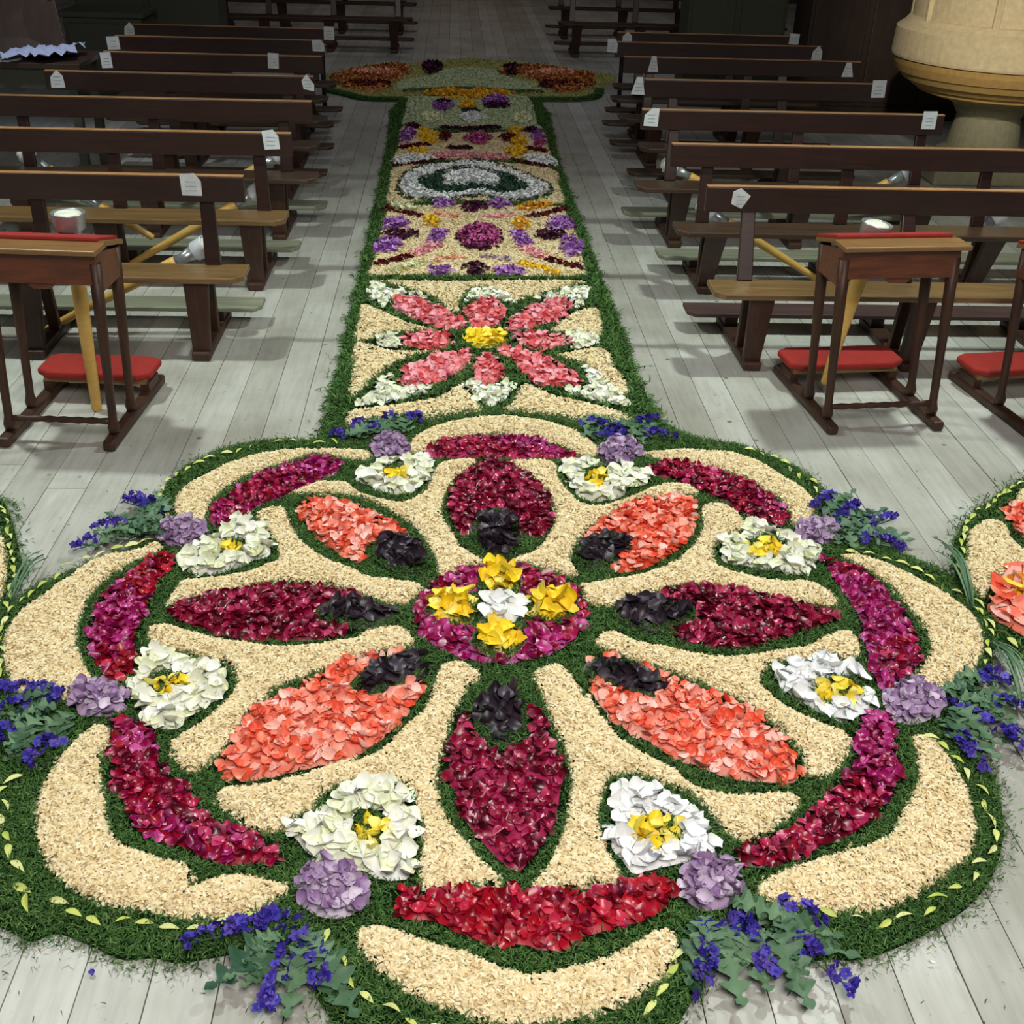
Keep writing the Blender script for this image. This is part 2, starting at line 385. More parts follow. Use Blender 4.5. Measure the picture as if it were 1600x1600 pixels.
MT['wax'] = plain('white_wax', (240, 240, 226), .45)
MT['paper'] = plain('white_paper', (222, 228, 232), .7)
MT['ink'] = plain('grey_ink', (168, 176, 188), .8)
MT['milk'] = plain('milky_white_glass', (226, 232, 240), .2)
MT['rust'] = tint_mat('rust_petals', [(196, 130, 62), (214, 160, 84), (170, 92, 46), (206, 146, 96), (150, 70, 40)], .6, .3)
MT['yolive'] = tint_mat('yellowish_clippings', [(150, 154, 92), (186, 184, 116), (206, 200, 138), (132, 140, 84)], .8, .1)
MT['blackgreen'] = tint_mat('blackish_green_clippings', [(30, 44, 26), (40, 54, 30)], .8, .1)
MT['blackpaint'] = plain('black_paint', (26, 24, 28), .5)
MT['stone'] = plain('pale_yellow_limestone', (222, 200, 156), .8)
MT['stone2'] = plain('ochre_limestone', (196, 156, 88), .8)
MT['stone3'] = plain('weathered_grey_limestone', (156, 150, 120), .85)
MT['wall'] = plain('dark_plaster', (70, 72, 74), .9)
MT['olive'] = plain('dark_olive_paint', (66, 70, 56), .6)
MT['brownpanel'] = wood_mat('dark_brown_panel', (48, 34, 26), (66, 48, 36), .5, (8, 8, 2))
MT['doorwood'] = wood_mat('warm_door_wood', (140, 100, 62), (176, 130, 84), .5, (10, 10, 2))
MT['bluecloth'] = plain('white_blue_cloth', (190, 200, 235), .8)

# ---------------------------------------------------------------- setting
fl = MB().box(-8.5, 12.5, -1.6, 23.0, -0.08, -0.022).build('floor', MT['gap']); tag(fl, 'long pale scrubbed floorboards running up the nave', kind='structure')
PW = 0.1532; i0 = int(-8.3/PW)
k = 0
for i in range(-56, 76):
    x0 = 1.0165+PW*i; x1 = x0+PW
    if x0 < -8.4 or x1 > 12.3: continue
    cuts = [-1.5, random.uniform(1.6, 7.5), 22.8] if abs(x0) < 6 else [-1.5, 22.8]
    for a, b_ in zip(cuts[:-1], cuts[1:]):
        dz = random.uniform(-.0012, .0012)
        MB().box(x0+.0016, x1-.0016, a+.001, b_-.001, -.022, -.001+dz).build('plank', MT['floor'], fl); k += 1
def struct(o, label=None): o['kind'] = 'structure'; (label and o.__setitem__('label', label)); return o
struct(MB().box(-8.6, -8.4, -1.6, 23, -.08, 8).build('wall_left', MT['wall']))
struct(MB().box(12.4, 12.6, -1.6, 23, -.08, 8).build('wall_right', MT['wall']))
struct(MB().box(-8.6, -.5, 22.9, 23.1, -.08, 8).box(1.4, 12.6, 22.9, 23.1, -.08, 8).box(-.5, 1.4, 22.9, 23.1, 2.6, 8).build('wall_back', MT['wall']))
struct(MB().box(-8.6, 12.6, -5.2, -5.0, -.08, 8).build('wall_front', MT['wall']))
struct(MB().box(-8.6, 12.6, -5.2, 23.1, 8, 8.2).build('ceiling', MT['wall']))
dr = struct(MB().box(-.48, 1.38, 22.95, 23.05, 0, 2.58).build('door_1', MT['doorwood']))
for xx in (-.4, .5):
    for zz in (.12, 1.35): MB().box(xx, xx+.8, 22.915, 22.96, zz, zz+1.1).build('door_panel', MT['doorwood'], dr, .02)

# ---------------------------------------------------------------- pieces of plant: shared meshes
def petal_mesh(name, mat, L, W, cup, curl, nu=4, nv=4, notch=0.0, sharp=1.0):
    V = []; al = []
    for i in range(nu+1):
        t = i/nu
        wdt = W*0.5*(math.sin(math.pi*min(1, t*0.93+0.06))**(0.62*sharp))*(0.55+0.65*t)
        for j in range(nv+1):
            s = j/nv*2-1
            x = s*wdt*(1+random.uniform(-.08, .08)); y = (t-.5)*L - (notch*L*(1-abs(s)) if i == nu else 0) - L*.10*s*s*t
            z = cup*(s*s)*wdt*2.0 + curl*L*(t-.4)**2*2.2 + random.uniform(-.03, .03)*L
            V.append((x, y, z)); al.append(t)
    Fc = []
    for i in range(nu):
        for j in range(nv):
            a = i*(nv+1)+j; Fc.append((a, a+1, a+nv+2, a+nv+1))
    me = mesh_np(name, V, Fc, mat, True)
    at = me.attributes.new('along', 'FLOAT', 'POINT'); at.data.foreach_set('value', np.array(al, dtype=np.float32))
    return me
PET = {}
def petals(mat, L, W, cup=.35, curl=.5, nvar=6, key=None, **kw):
    key = key or (mat, round(L, 4), round(W, 4))
    if key not in PET:
        PET[key] = [petal_mesh('petal', MT[mat], L*random.uniform(.88, 1.12), W*random.uniform(.88, 1.12), cup*random.uniform(-.4, 1.2), curl*random.uniform(-.5, 1.2), **kw) for _ in range(nvar)]
    return PET[key]

def place(name, me, parent, x, y, z, rz, tx=0, ty=0, s=1.0):
    o = bpy.data.objects.new(name, me); col.objects.link(o)
    o.parent = parent
    o.matrix_basis = Matrix.Translation((x, y, z)) @ Matrix.Rotation(rz, 4, 'Z') @ Matrix.Rotation(tx, 4, 'X') @ Matrix.Rotation(ty, 4, 'Y') @ Matrix.Scale(s, 4)
    return o

HOLES = []   # gaps inside flowers where the greenery shows through
NEAR = []    # every traced region, kept clear of chopped greenery
def bed(px, name, label, cat, mat, L=.042, W=.036, spacing=.026, h=.02, part='petal', excl=(), group=None, tilt=.5, z0=.012, cap=300, world=None, cup=.35, curl=.5, step=.03, keep=True, inset=.006, dz=.012, mix=None):
    poly = wpoly(px, z=0.012) if world is None else world
    if keep: NEAR.append(poly)
    V, Fc = mound_geo(poly, h, step, z0)
    if excl:  # cut the part of the heap that other heaps stand on
        c = V[:, :2]; keepv = ~np.any([inside(c, e) & (edge_dist(c, e) > .02) for e in excl], axis=0)
        Fc = [f for f in Fc if all(keepv[i] for i in f)]
    c = poly.mean(0)
    V2 = V.copy(); V2[:, :2] -= c
    me = mesh_np(name, V2.tolist(), Fc, MT[mat], True)
    at = me.attributes.new('along', 'FLOAT', 'POINT'); at.data.foreach_set('value', np.full(len(me.vertices), 1.0, np.float32))
    root = link(name, me); root.location = (c[0], c[1], 0); tag(root, label, cat, group)
    P = grid_pts(poly, spacing, excl, .4, inset)
    while len(P) > cap:
        spacing *= 1.05; P = grid_pts(poly, spacing, excl, .4, inset)
    Z = lerp_h(P, poly, h, .02, z0) if len(P) else []
    mm = petals(mat, L, W, cup, curl)
    m2 = petals(mix[0], L, W, cup, curl) if mix else mm; ph = random.uniform(0, 50)
    for (x, y), z in zip(P, Z):
        place(part, random.choice(m2 if mix and math.sin(x*9+ph)+math.sin(y*11+ph*2)+random.gauss(0, .35) > mix[1] else mm), root, x-c[0], y-c[1], z+random.uniform(.003, dz), random.uniform(0, 6.283), random.gauss(0, tilt*.8), random.gauss(0, tilt*.8), random.uniform(.8, 1.2))
    return root, poly

# ---------------------------------------------------------------- the big rosette
DIRS = {'N': 'top', 'NE': 'upper right', 'E': 'right', 'SE': 'lower right', 'S': 'bottom', 'SW': 'lower left', 'W': 'left', 'NW': 'upper left'}
cres = {
 'N': B_((385,190),(440,120),(560,70),(740,40),(900,45),(1060,75),(1170,120),(1250,190),(1215,225),(1150,205),(1040,165),(920,132),(770,122),(640,134),(520,160),(470,195),(430,212)),
 'NE': full((1000,712),(1060,706))+C_((150,190),(300,205),(430,250),(530,310),(620,370),(672,430),(650,490),(600,532),(560,520),(545,455),(490,395),(400,342),(300,300),(200,270),(100,248),(0,235)),
 'E': C_((780,665),(850,655),(960,690),(1100,750),(1230,820),(1330,890),(1390,960),(1418,1050),(1400,1120),(1360,1190),(1290,1240),(1200,1262),(1130,1230),(1115,1190),(1158,1140),(1178,1060),(1145,975),(1085,895),(1015,815),(945,755),(865,705)),
 'SE': F_((1100,215),(1170,210),(1230,260),(1280,340),(1340,440),(1370,560),(1385,640),(1350,740),(1250,830),(1120,920),(990,980),(850,1000),(720,1000),(600,985),(500,970),(430,940),(405,890),(440,850),(560,800),(700,750),(850,708),(990,660),(1045,565),(1095,475),(1125,380),(1112,290)),
 'S': E_((165,1090),(210,1065),(290,1065),(400,1100),(520,1140),(640,1175),(740,1215),(900,1270),(1050,1260),(1200,1220),(1330,1180),(1440,1110),(1520,1068),(1585,1100),(1590,1180),(1540,1270),(1430,1370),(1280,1440),(1130,1480),(960,1505),(780,1495),(600,1450),(460,1390),(350,1330),(240,1240),(180,1170)),
 'SW': D_((420,165),(490,178),(480,240),(455,300),(450,400),(475,520),(490,620),(540,690),(620,725),(730,760),(830,790),(870,840),(850,885),(960,845),(1060,830),(1180,850),(1285,880),(1260,930),(1150,990),(1020,1030),(860,1030),(700,1010),(550,980),(420,950),(300,880),(210,780),(170,680),(162,560),(190,440),(260,320),(330,240)),
 'W': A_((700,605),(600,640),(450,670),(330,740),(220,820),(120,890),(50,960),(15,1050),(20,1140),(40,1220),(60,1290),(150,1312),(280,1312),(400,1290),(436,1240),(395,1180),(365,1110),(345,1020),(368,920),(415,830),(510,750),(620,686),(725,635)),
 'NW': full((576,708),(540,706),(505,705),(455,706))+A_((1130,215),(1000,260),(900,310),(830,350),(790,400),(780,460),(800,500),(850,522),(915,510),(925,445),(975,390),(1060,330),(1180,280),(1300,240),(1400,207),(1500,218),(1590,240))+full((578,722)),
}
arcs = {
 'N': (B_((465,202),(540,158),(650,142),(770,132),(900,138),(980,145),(1050,182),(1150,212),(1155,232),(1000,233),(800,230),(600,228),(500,228)), 'red'),
 'NE': (full((1008,736))+C_((0,248),(70,245),(180,272),(300,310),(400,352),(485,405),(540,470),(540,520),(510,540),(430,512),(340,478),(250,420),(150,375),(50,330))+full((1040,752),(1020,746)), 'red'),
 'E': (C_((680,675),(750,688),(850,722),(940,780),(1000,850),(1060,910),(1100,980),(1130,1060),(1150,1140),(1100,1185),(1060,1230),(1005,1265),(960,1270),(920,1220),(892,1130),(872,1040),(857,960),(840,910),(790,840),(740,760),(700,710)), 'magenta'),
 'SE': (F_((870,120),(940,110),(1010,130),(1035,200),(1030,280),(1055,360),(1045,420),(1010,500),(930,600),(830,660),(700,720),(560,780),(440,810),(330,788),(292,740),(330,702),(440,672),(560,630),(620,555),(720,465),(790,375),(838,300),(818,240),(860,180)), 'red'),
 'S': (E_((302,912),(440,898),(600,892),(740,892),(870,897),(1050,900),(1200,900),(1330,872),(1450,850),(1560,842),(1590,890),(1570,960),(1500,1018),(1400,1065),(1250,1108),(1130,1140),(1110,1188),(1020,1192),(900,1168),(750,1148),(640,1122),(530,1062),(400,1045),(350,1035),(322,965)), 'scarlet'),
 'SW': (D_((485,155),(540,132),(600,150),(680,182),(700,240),(712,310),(770,390),(850,442),(890,520),(970,600),(1060,625),(1150,652),(1240,700),(1268,750),(1235,798),(1150,790),(1050,800),(950,778),(850,738),(740,708),(640,668),(575,600),(545,500),(478,430),(498,340),(468,270),(510,205)), 'red'),
 'W': (A_((740,652),(788,680),(778,720),(720,780),(682,860),(655,940),(615,1030),(620,1100),(600,1180),(540,1230),(482,1220),(432,1150),(392,1080),(385,1000),(420,920),(445,860),(520,790),(610,722),(680,672)), 'scarlet'),
 'NW': (A_((940,455),(1000,402),(1090,342),(1200,292),(1320,252),(1420,217),(1500,230),(1535,268),(1500,300),(1400,340),(1280,398),(1150,450),(1060,500),(985,540),(942,512)), 'magenta'),
}
dark = {
 'N': ell(776, 844, 34, 36), 'NE': ell(944, 868, 40, 21, -14), 'E': ell(1020, 968, 62, 20, 3), 'SE': ell(978, 1072, 62, 20, 18),
 'S': ell(783, 1122, 40, 42), 'SW': ell(612, 1064, 62, 21, -22), 'W': ell(562, 967, 64, 17, 3), 'NW': ell(627, 875, 42, 25, 14)}
pets = {
 'N': (B_((770,232),(840,260),(920,300),(1000,370),(1040,450),(1040,530),(990,582),(930,580),(885,550),(860,500),(800,475),(740,490),(700,540),(660,575),(610,560),(572,480),(570,400),(620,310),(690,270)), 'darkred'),
 'NE': (full((910,846),(930,825),(962,804),(1004,787),(1045,780),(1082,783),(1091,805),(1082,832),(1070,855),(1045,875),(1010,893),(975,901),(958,896),(955,885),(975,872),(978,858),(965,848),(935,850)), 'orange'),
 'E': (full((1030,932),(1060,924),(1100,920),(1150,925),(1200,935),(1250,950),(1300,962),(1314,970),(1280,985),(1230,1000),(1180,1015),(1130,1020),(1085,1012),(1050,1000),(1062,988),(1085,978),(1088,962),(1070,948),(1040,944)), 'darkred'),
 'SE': (full((918,1037),(950,1030),(1000,1045),(1050,1065),(1100,1085),(1150,1105),(1200,1135),(1240,1180),(1254,1210),(1245,1228),(1200,1230),(1150,1225),(1100,1208),(1050,1190),(1010,1165),(965,1140),(935,1110),(920,1080)), 'orange'),
 'S': (E_((600,108),(640,95),(672,140),(700,225),(760,275),(820,290),(880,262),(925,220),(928,150),(935,100),(970,82),(1010,110),(1022,170),(1060,290),(1108,350),(1090,440),(1080,530),(1040,640),(1000,710),(940,790),(890,828),(850,815),(800,780),(720,700),(670,640),(612,560),(600,470),(548,400),(550,300),(590,215)), 'darkred'),
 'SW': (full((342,1210),(342,1195),(365,1155),(385,1125),(420,1100),(455,1083),(500,1062),(535,1040),(570,1030),(610,1022),(636,1026),(645,1045),(660,1068),(664,1085),(655,1103),(630,1130),(602,1160),(570,1182),(535,1196),(500,1203),(470,1210),(420,1223),(370,1229)), 'orange'),
 'W': (full((262,960),(298,944),(343,932),(392,925),(455,920),(510,923),(555,932),(584,944),(575,952),(530,954),(500,962),(498,974),(530,984),(562,990),(545,1000),(500,1004),(460,1007),(400,1006),(350,1000),(310,986),(275,976)), 'darkred'),
 'NW': (full((463,800),(470,790),(500,784),(530,787),(570,800),(610,820),(640,838),(656,852),(645,858),(615,852),(590,852),(574,865),(572,882),(555,886),(530,872),(500,852),(480,830),(465,812)), 'orange'),
}
stars = {
 'NNW': (B_((140,315),(220,275),(330,240),(430,232),(497,245),(490,310),(450,365),(370,392),(270,377),(200,345)), ell(620, 747, 19, 10), 'top left of centre, beside the top wine petal'),
 'NNE': (B_((1065,262),(1160,248),(1260,250),(1320,278),(1370,268),(1470,310),(1470,345),(1390,362),(1350,400),(1240,428),(1150,398),(1100,330)), ell(931, 753, 17, 13), 'top right of centre, beside the top wine petal'),
 'WNW': (A_((1030,510),(1100,488),(1140,530),(1210,570),(1217,660),(1130,692),(1060,722),(950,747),(830,737),(800,680),(860,630),(900,590),(980,570)), ell(364, 863, 18, 10), 'upper left, under the magenta arc'),
 'ENE': (C_((230,655),(260,580),(340,565),(360,500),(460,545),(560,580),(650,620),(680,690),(620,747),(500,735),(380,722),(270,700)), ell(1194, 861, 27, 14), 'at the upper right'),
 'WSW': (full((215,1030),(245,1022),(275,1030),(310,1040),(345,1048),(363,1070),(350,1095),(315,1115),(290,1135),(255,1145),(225,1138),(215,1115),(205,1085),(215,1060)), ell(264, 1077, 28, 15), 'left, beside the scarlet arc'),
 'ESE': (full((1204,1050),(1236,1042),(1264,1046),(1278,1032),(1306,1032),(1330,1046),(1345,1062),(1362,1085),(1362,1110),(1325,1134),(1292,1125),(1264,1112),(1229,1090),(1210,1072)), ell(1308, 1086, 36, 18), 'right, beside the long magenta arc'),
 'SSW': (full((442,1303),(455,1290),(495,1280),(510,1262),(535,1240),(575,1226),(620,1228),(645,1260),(655,1290),(650,1330),(650,1368),(635,1384),(590,1380),(550,1362),(500,1355),(470,1335)), ell(576, 1308, 30, 28, -50), 'creamy, at the bottom left'),
 'SSE': (full((945,1245),(985,1228),(1020,1235),(1060,1255),(1085,1280),(1105,1310),(1128,1328),(1100,1347),(1060,1357),(1010,1371),(985,1370),(965,1347),(944,1320),(955,1280)), ell(1022, 1306, 38, 24), 'bottom right of centre, pure white'),
}
webs = {
 'NNW': (B_((520,262),(600,235),(697,235),(672,270),(610,308),(558,390),(545,480),(580,540),(630,620),(680,655),(735,688),(700,710),(640,720),(560,757),(528,748),(520,690),(480,610),(440,555),(370,495),(280,445),(180,405),(80,388),(0,388),(-90,388),(-135,382),(-80,360),(0,335),(120,337),(180,382),(290,412),(375,424),(455,384),(495,330)), 'at the top left'),
 'NNE': (B_((842,240),(960,235),(1050,252),(1062,310),(1110,375),(1175,432),(1290,432),(1400,392),(1500,352),(1590,338),(1650,350),(1690,385),(1600,395),(1450,410),(1320,460),(1210,530),(1150,600),(1118,680),(1150,738),(1115,760),(1060,740),(960,710),(855,690),(900,662),(960,640),(1020,570),(1052,500),(1040,430),(990,350),(920,290),(860,262)), 'at the top right'),
 'WNW': (A_((1150,470),(1200,450),(1270,450),(1300,530),(1350,600),(1420,655),(1520,700),(1600,730))+B_((190,745),(280,765),(400,780),(458,802),(438,842),(380,880),(300,880),(240,860),(180,832),(90,805),(0,795))+A_((1500,788),(1350,785),(1200,785),(1050,812),(900,848),(762,885),(752,860),(790,800),(830,770),(930,762),(1080,742),(1190,702),(1242,680),(1242,620),(1205,560),(1150,500)), 'at the upper left'),
 'ENE': (C_((165,440),(240,430),(310,460),(350,512),(348,545),(280,568),(218,620),(215,680),(265,722),(400,755),(520,778),(620,772),(700,802),(750,842),(760,888),(650,880),(520,860),(400,835),(300,810),(180,795),(60,800),(0,812))+B_((1500,828),(1400,850),(1300,885),(1205,880),(1170,820),(1160,790),(1250,775),(1350,760),(1450,740),(1530,712),(1600,682))+C_((60,668),(120,620),(160,550),(165,500)), 'at the upper right'),
 'WSW': (A_((670,988),(760,972),(850,1000),(970,1030),(1100,1050),(1250,1068),(1400,1060),(1520,1042),(1600,1028))+B_((200,1000),(340,980),(402,1010),(420,1060),(360,1082),(260,1090),(150,1130),(60,1168))+A_((1500,1150),(1400,1190),(1300,1222),(1220,1262),(1180,1310))+D_((1130,80),(1070,160),(1030,230),(980,290),(900,362),(850,380),(800,345),(758,262),(800,210),(900,150),(1000,62),(1050,0))+A_((1058,1200),(1020,1150),(900,1118),(790,1088),(700,1068),(662,1030)), 'at the lower left'),
 'ESE': (full((930,1014),(941,993),(962,990),(990,1004),(1025,1013),(1040,1015),(1075,1022),(1127,1030),(1162,1028),(1215,1021),(1264,1011),(1299,993),(1327,990),(1341,1007),(1342,1026),(1328,1036),(1300,1028),(1276,1026),(1262,1038),(1236,1036),(1205,1042),(1188,1060),(1192,1078),(1215,1098),(1250,1120),(1290,1136),(1320,1148),(1330,1165),(1318,1192),(1305,1210),(1280,1220),(1262,1215),(1250,1180),(1225,1150),(1190,1120),(1150,1095),(1100,1075),(1050,1054),(1000,1038),(960,1024)), 'at the lower right'),
 'SSW': (B_((530,1180),(565,1142),(640,1138),(712,1190),(700,1230),(655,1265),(630,1314))+E_((600,90),(570,200),(540,300),(518,400),(540,500),(575,590),(645,670),(740,790),(805,840),(800,895),(730,882),(640,882),(510,908),(458,890),(448,800),(460,700),(450,580),(420,500),(370,432),(280,400),(200,402),(100,428),(0,480))+D_((1400,530),(1300,590),(1235,645),(1160,632),(1080,602),(1030,560),(968,505),(1000,445),(1150,430),(1280,400),(1400,365),(1500,330),(1600,300))+E_((130,335),(260,282),(320,230),(400,150),(480,70)), 'at the bottom left'),
 'SSE': (B_((950,1200),(1000,1160),(1070,1148),(1140,1220),(1180,1300))+E_((1200,20),(1240,100),(1320,200),(1400,262),(1500,320),(1580,358))+F_((120,430),(260,470),(400,472),(540,462),(600,500),(570,560),(500,600),(430,660),(340,688),(280,640),(220,580),(140,498),(60,445))+E_((1560,440),(1450,388),(1370,378),(1290,400),(1268,450),(1240,560),(1250,620),(1280,720),(1330,800),(1335,870),(1250,882),(1130,895),(1000,900),(942,880),(1000,810),(1050,720),(1100,600),(1115,500),(1122,400),(1105,300),(1065,200),(1030,130),(1000,50)), 'at the bottom right'),
}
outline = full((497,690),(440,690),(385,697),(330,712),(285,738),(256,768),(250,800),(268,832),(230,852),(160,878),(90,905),(40,932),(-15,975),(-45,1050),(-40,1130),(-35,1230),(-50,1330),(-30,1425),(20,1458),(50,1472),(90,1460),(140,1478),(190,1500),(240,1498),(280,1506),(330,1498),(400,1490),(470,1520),(505,1575),(560,1640),(660,1685),(800,1705),(940,1690),(1030,1640),(1075,1575),(1120,1500),(1200,1478),(1260,1500),(1300,1500),(1345,1500),(1400,1482),(1455,1455),(1510,1420),(1550,1370),(1567,1310),(1562,1250),(1545,1200),(1490,1130),(1510,1095),(1545,1045),(1550,1000),(1533,950),(1492,908),(1430,878),(1370,858),(1310,842),(1300,808),(1297,785),(1270,752),(1220,722),(1150,698),(1085,686),(1040,668),(1000,652),(900,655),(800,640),(700,645),(600,655),(540,665))
OUT = wpoly(outline)

# flakes
T_SAW = np.array([(-.006, -.0022, 0), (.0, -.0022, .002), (.006, -.002, .0), (-.006, .0022, 0), (.0, .0022, .0022), (.006, .002, .0005)])
F_SAW = [(0, 1, 4, 3), (1, 2, 5, 4)]
T_MOSS = np.array([(-.0016, 0, 0), (.0016, 0, 0), (.0014, .008, .004), (-.0014, .008, .004), (.0004, .017, .0035), (-.0004, .017, .0035)])
F_MOSS = [(0, 1, 2, 3), (3, 2, 4, 5)]
def sawdust(px, name, label, mats=('saw_base', 'saw'), dens=42000, h=.022, z0=.012, group=None, smin=.8, smax=1.7, world=None, keep=True, step=.035, excl=()):
    poly = wpoly(px, z=.012) if world is None else world
    if keep: NEAR.append(poly)
    V, Fc = mound_geo(poly, h, step, z0, .018, .3)
    P = scatter(poly, dens, excl)
    # a few flakes stray over the rim
    P = P+rng.normal(0, .003, P.shape)
    Z = lerp_h(P, poly, h, .018, z0, .3)
    bv, bf, bt = bits_geo(P, Z, T_SAW, F_SAW, smin, smax, .45, .006)
    c = poly.mean(0); V = V.copy(); V[:, :2] -= c; bv[:, :2] -= c
    me = stuff_mesh(name, [(V, Fc, np.zeros(len(V)), 0), (bv, bf, bt, 1)], [MT[mats[0]], MT[mats[1]]])
    o = link(name, me); o.location = (c[0], c[1], 0)
    tag(o, label, 'sawdust', group, 'stuff'); return o, poly

for k, px in cres.items():
    sawdust(px, 'sawdust_crescent', f'pale beige wood-shaving crescent forming the {DIRS[k]} lobe of the big flower rosette')
for k, (px, wd) in webs.items():
    sawdust(px, 'sawdust_fork', f'forked beige wood-shaving band {wd}, cupping a white flower' if k[0] in 'NS' else f'forked beige wood-shaving band {wd}, cupping a white flower')
cn = {'red': 'crimson', 'magenta': 'magenta', 'scarlet': 'scarlet red', 'darkred': 'wine red', 'orange': 'salmon orange'}
for k, (px, m) in arcs.items():
    bed(px, 'petal_arc', f'curved arc of {cn[m]} rose petals inside the {DIRS[k]} sawdust crescent of the rosette', 'flower petals', m, h=.022, spacing=.0235, L=.038, W=.035, mix={'N': ('magenta', .5), 'NE': ('magenta', .9), 'E': ('red', 1.1), 'SE': ('magenta', .6), 'S': ('red', .5), 'SW': ('magenta', .7), 'W': ('magenta', .1), 'NW': ('red', .4)}[k])
DK = {k: wpoly(v, z=.02) for k, v in dark.items()}
DKX = {k: wpoly(ell(*_e), z=.012) for k, _e in {'N': (776, 842, 38, 42), 'NE': (944, 866, 46, 25, -14), 'E': (1020, 967, 68, 24, 3), 'SE': (978, 1070, 66, 25, 18), 'S': (783, 1120, 45, 47), 'SW': (608, 1063, 66, 27, -22), 'W': (562, 967, 68, 22, 3), 'NW': (627, 873, 48, 30, 14)}.items()}
for k, (px, m) in pets.items():
    bed(px, 'petal_almond', f'{cn[m]} almond of rose petals pointing to the {DIRS[k]} of the rosette', 'flower petals', m, h=.024, spacing=.0245, L=.040, W=.036, excl=(DKX[k],))
    NEAR.pop(); NEAR.append(wpoly(px, z=.012))
    bed(dark[k], 'dark_leaf_cluster', f'blackish purple leaf cluster at the inner end of the {DIRS[k]} {cn[m]} almond', 'leaves', 'dark', L=.06, W=.05, spacing=.032, h=.035, part='leaf', tilt=.7, dz=.02, z0=.02, inset=.002)
for k, (px, ye, wd) in stars.items():
    wm = 'purewhite' if k in ('SSE', 'ESE') else 'white'
    Y = wpoly(ell(*[sum(p[i] for p in ye)/len(ye) for i in (0, 1)], (max(p[0] for p in ye)-min(p[0] for p in ye))/2+7, (max(p[1] for p in ye)-min(p[1] for p in ye))/2+6), z=.012)
    HOLES.append(Y)
    r, _ = bed(px, 'white_flower', f'white petal flower with a yellow heart, {wd}', 'flower', wm, L=.056, W=.054, spacing=.030, h=.024, part='white_petal', excl=(Y,), tilt=.34, dz=.014, curl=.5, cup=.45)
    poly = wpoly(ye, z=.03); c = np.array(r.location[:2])
    V, Fc = mound_geo(poly, .022, .02, .016)
    V[:, :2] -= c; hm = mesh_np('yellow_heart', V.tolist(), Fc, MT['yellow'], True)
    at = hm.attributes.new('along', 'FLOAT', 'POINT'); at.data.foreach_set('value', np.full(len(hm.vertices), 1.0, np.float32))
    hrt = link('yellow_heart', hm, r)
    for x, y in grid_pts(poly, .027, (), .35, 0):
        place('yellow_petal', random.choice(petals('yellow', .05, .042, .4, .9)), hrt, x-c[0], y-c[1], random.uniform(.036, .054), random.uniform(0, 6.28), random.gauss(0, .5), random.gauss(0, .5), random.uniform(.8, 1.15))

# centre disc
HOLES += list(DKX.values())
ring = wpoly(ell(783, 965, 137, 78, 0, 28), z=.012)
RX = [wpoly(ell(*e), z=.012) for e in ((776, 965, 62, 38), (778, 919, 37, 27), (706, 962, 42, 28), (861, 959, 44, 26), (778, 1010, 44, 27))]
HOLES += RX
bed(None, 'petal_ring', 'round magenta and crimson petal disc at the centre of the rosette', 'flower petals', 'magenta', world=ring, excl=RX, h=.020, spacing=.027, L=.046, W=.042, mix=('red', .1))
NEAR.pop(); NEAR.append(ring)
for (cx, cy, rx, ry), wd in (((779, 917, 32, 23), 'far side'), ((706, 961, 38, 24), 'left side'), ((862, 957, 40, 23), 'right side'), ((780, 1008, 38, 23), 'near side')):
    bed(ell(cx, cy, rx, ry), 'yellow_flower', f'yellow flower on the {wd} of the white bloom in the centre disc', 'flower', 'yellow', L=.058, W=.054, spacing=.030, h=.035, tilt=.5, dz=.025, z0=.02, curl=1.0, group='yellow flowers of the centre disc', keep=False)
bed(ell(784, 965, 38, 22), 'white_bloom', 'pure white bloom at the very centre of the rosette', 'flower', 'purewhite', L=.06, W=.055, spacing=.032, h=.035, tilt=.5, dz=.03, z0=.02, keep=False)

# lilac flower heads
heads = [((610, 706), 30, 17, 'lilac', 'between the top and upper left lobes'), ((968, 713), 32, 17, 'lilac', 'between the top and upper right lobes'), ((285, 840), 38, 20, 'lilac', 'between the left and upper left lobes'), ((1275, 840), 34, 17, 'lilac', 'between the right and upper right lobes'),
         ((153, 1100), 46, 26, 'lilac', 'between the left and lower left lobes'), ((1425, 1107), 48, 30, 'lilac', 'between the right and lower right lobes'), ((521, 1400), 55, 42, 'lilac', 'between the bottom and lower left lobes'), ((1110, 1390), 50, 40, 'lilac', 'between the bottom and lower right lobes')]
for (x, y), rx, ry, m, wd in heads:
    bed(ell(x, y, rx, ry), 'lilac_flower_head', f'ruffled lilac flower head {wd} of the rosette', 'flower', m, L=.034, W=.040, spacing=.0185, h=.036, tilt=.75, dz=.024, z0=.015, curl=1.2, cup=.6, group='lilac flower heads round the rosette', inset=.001)

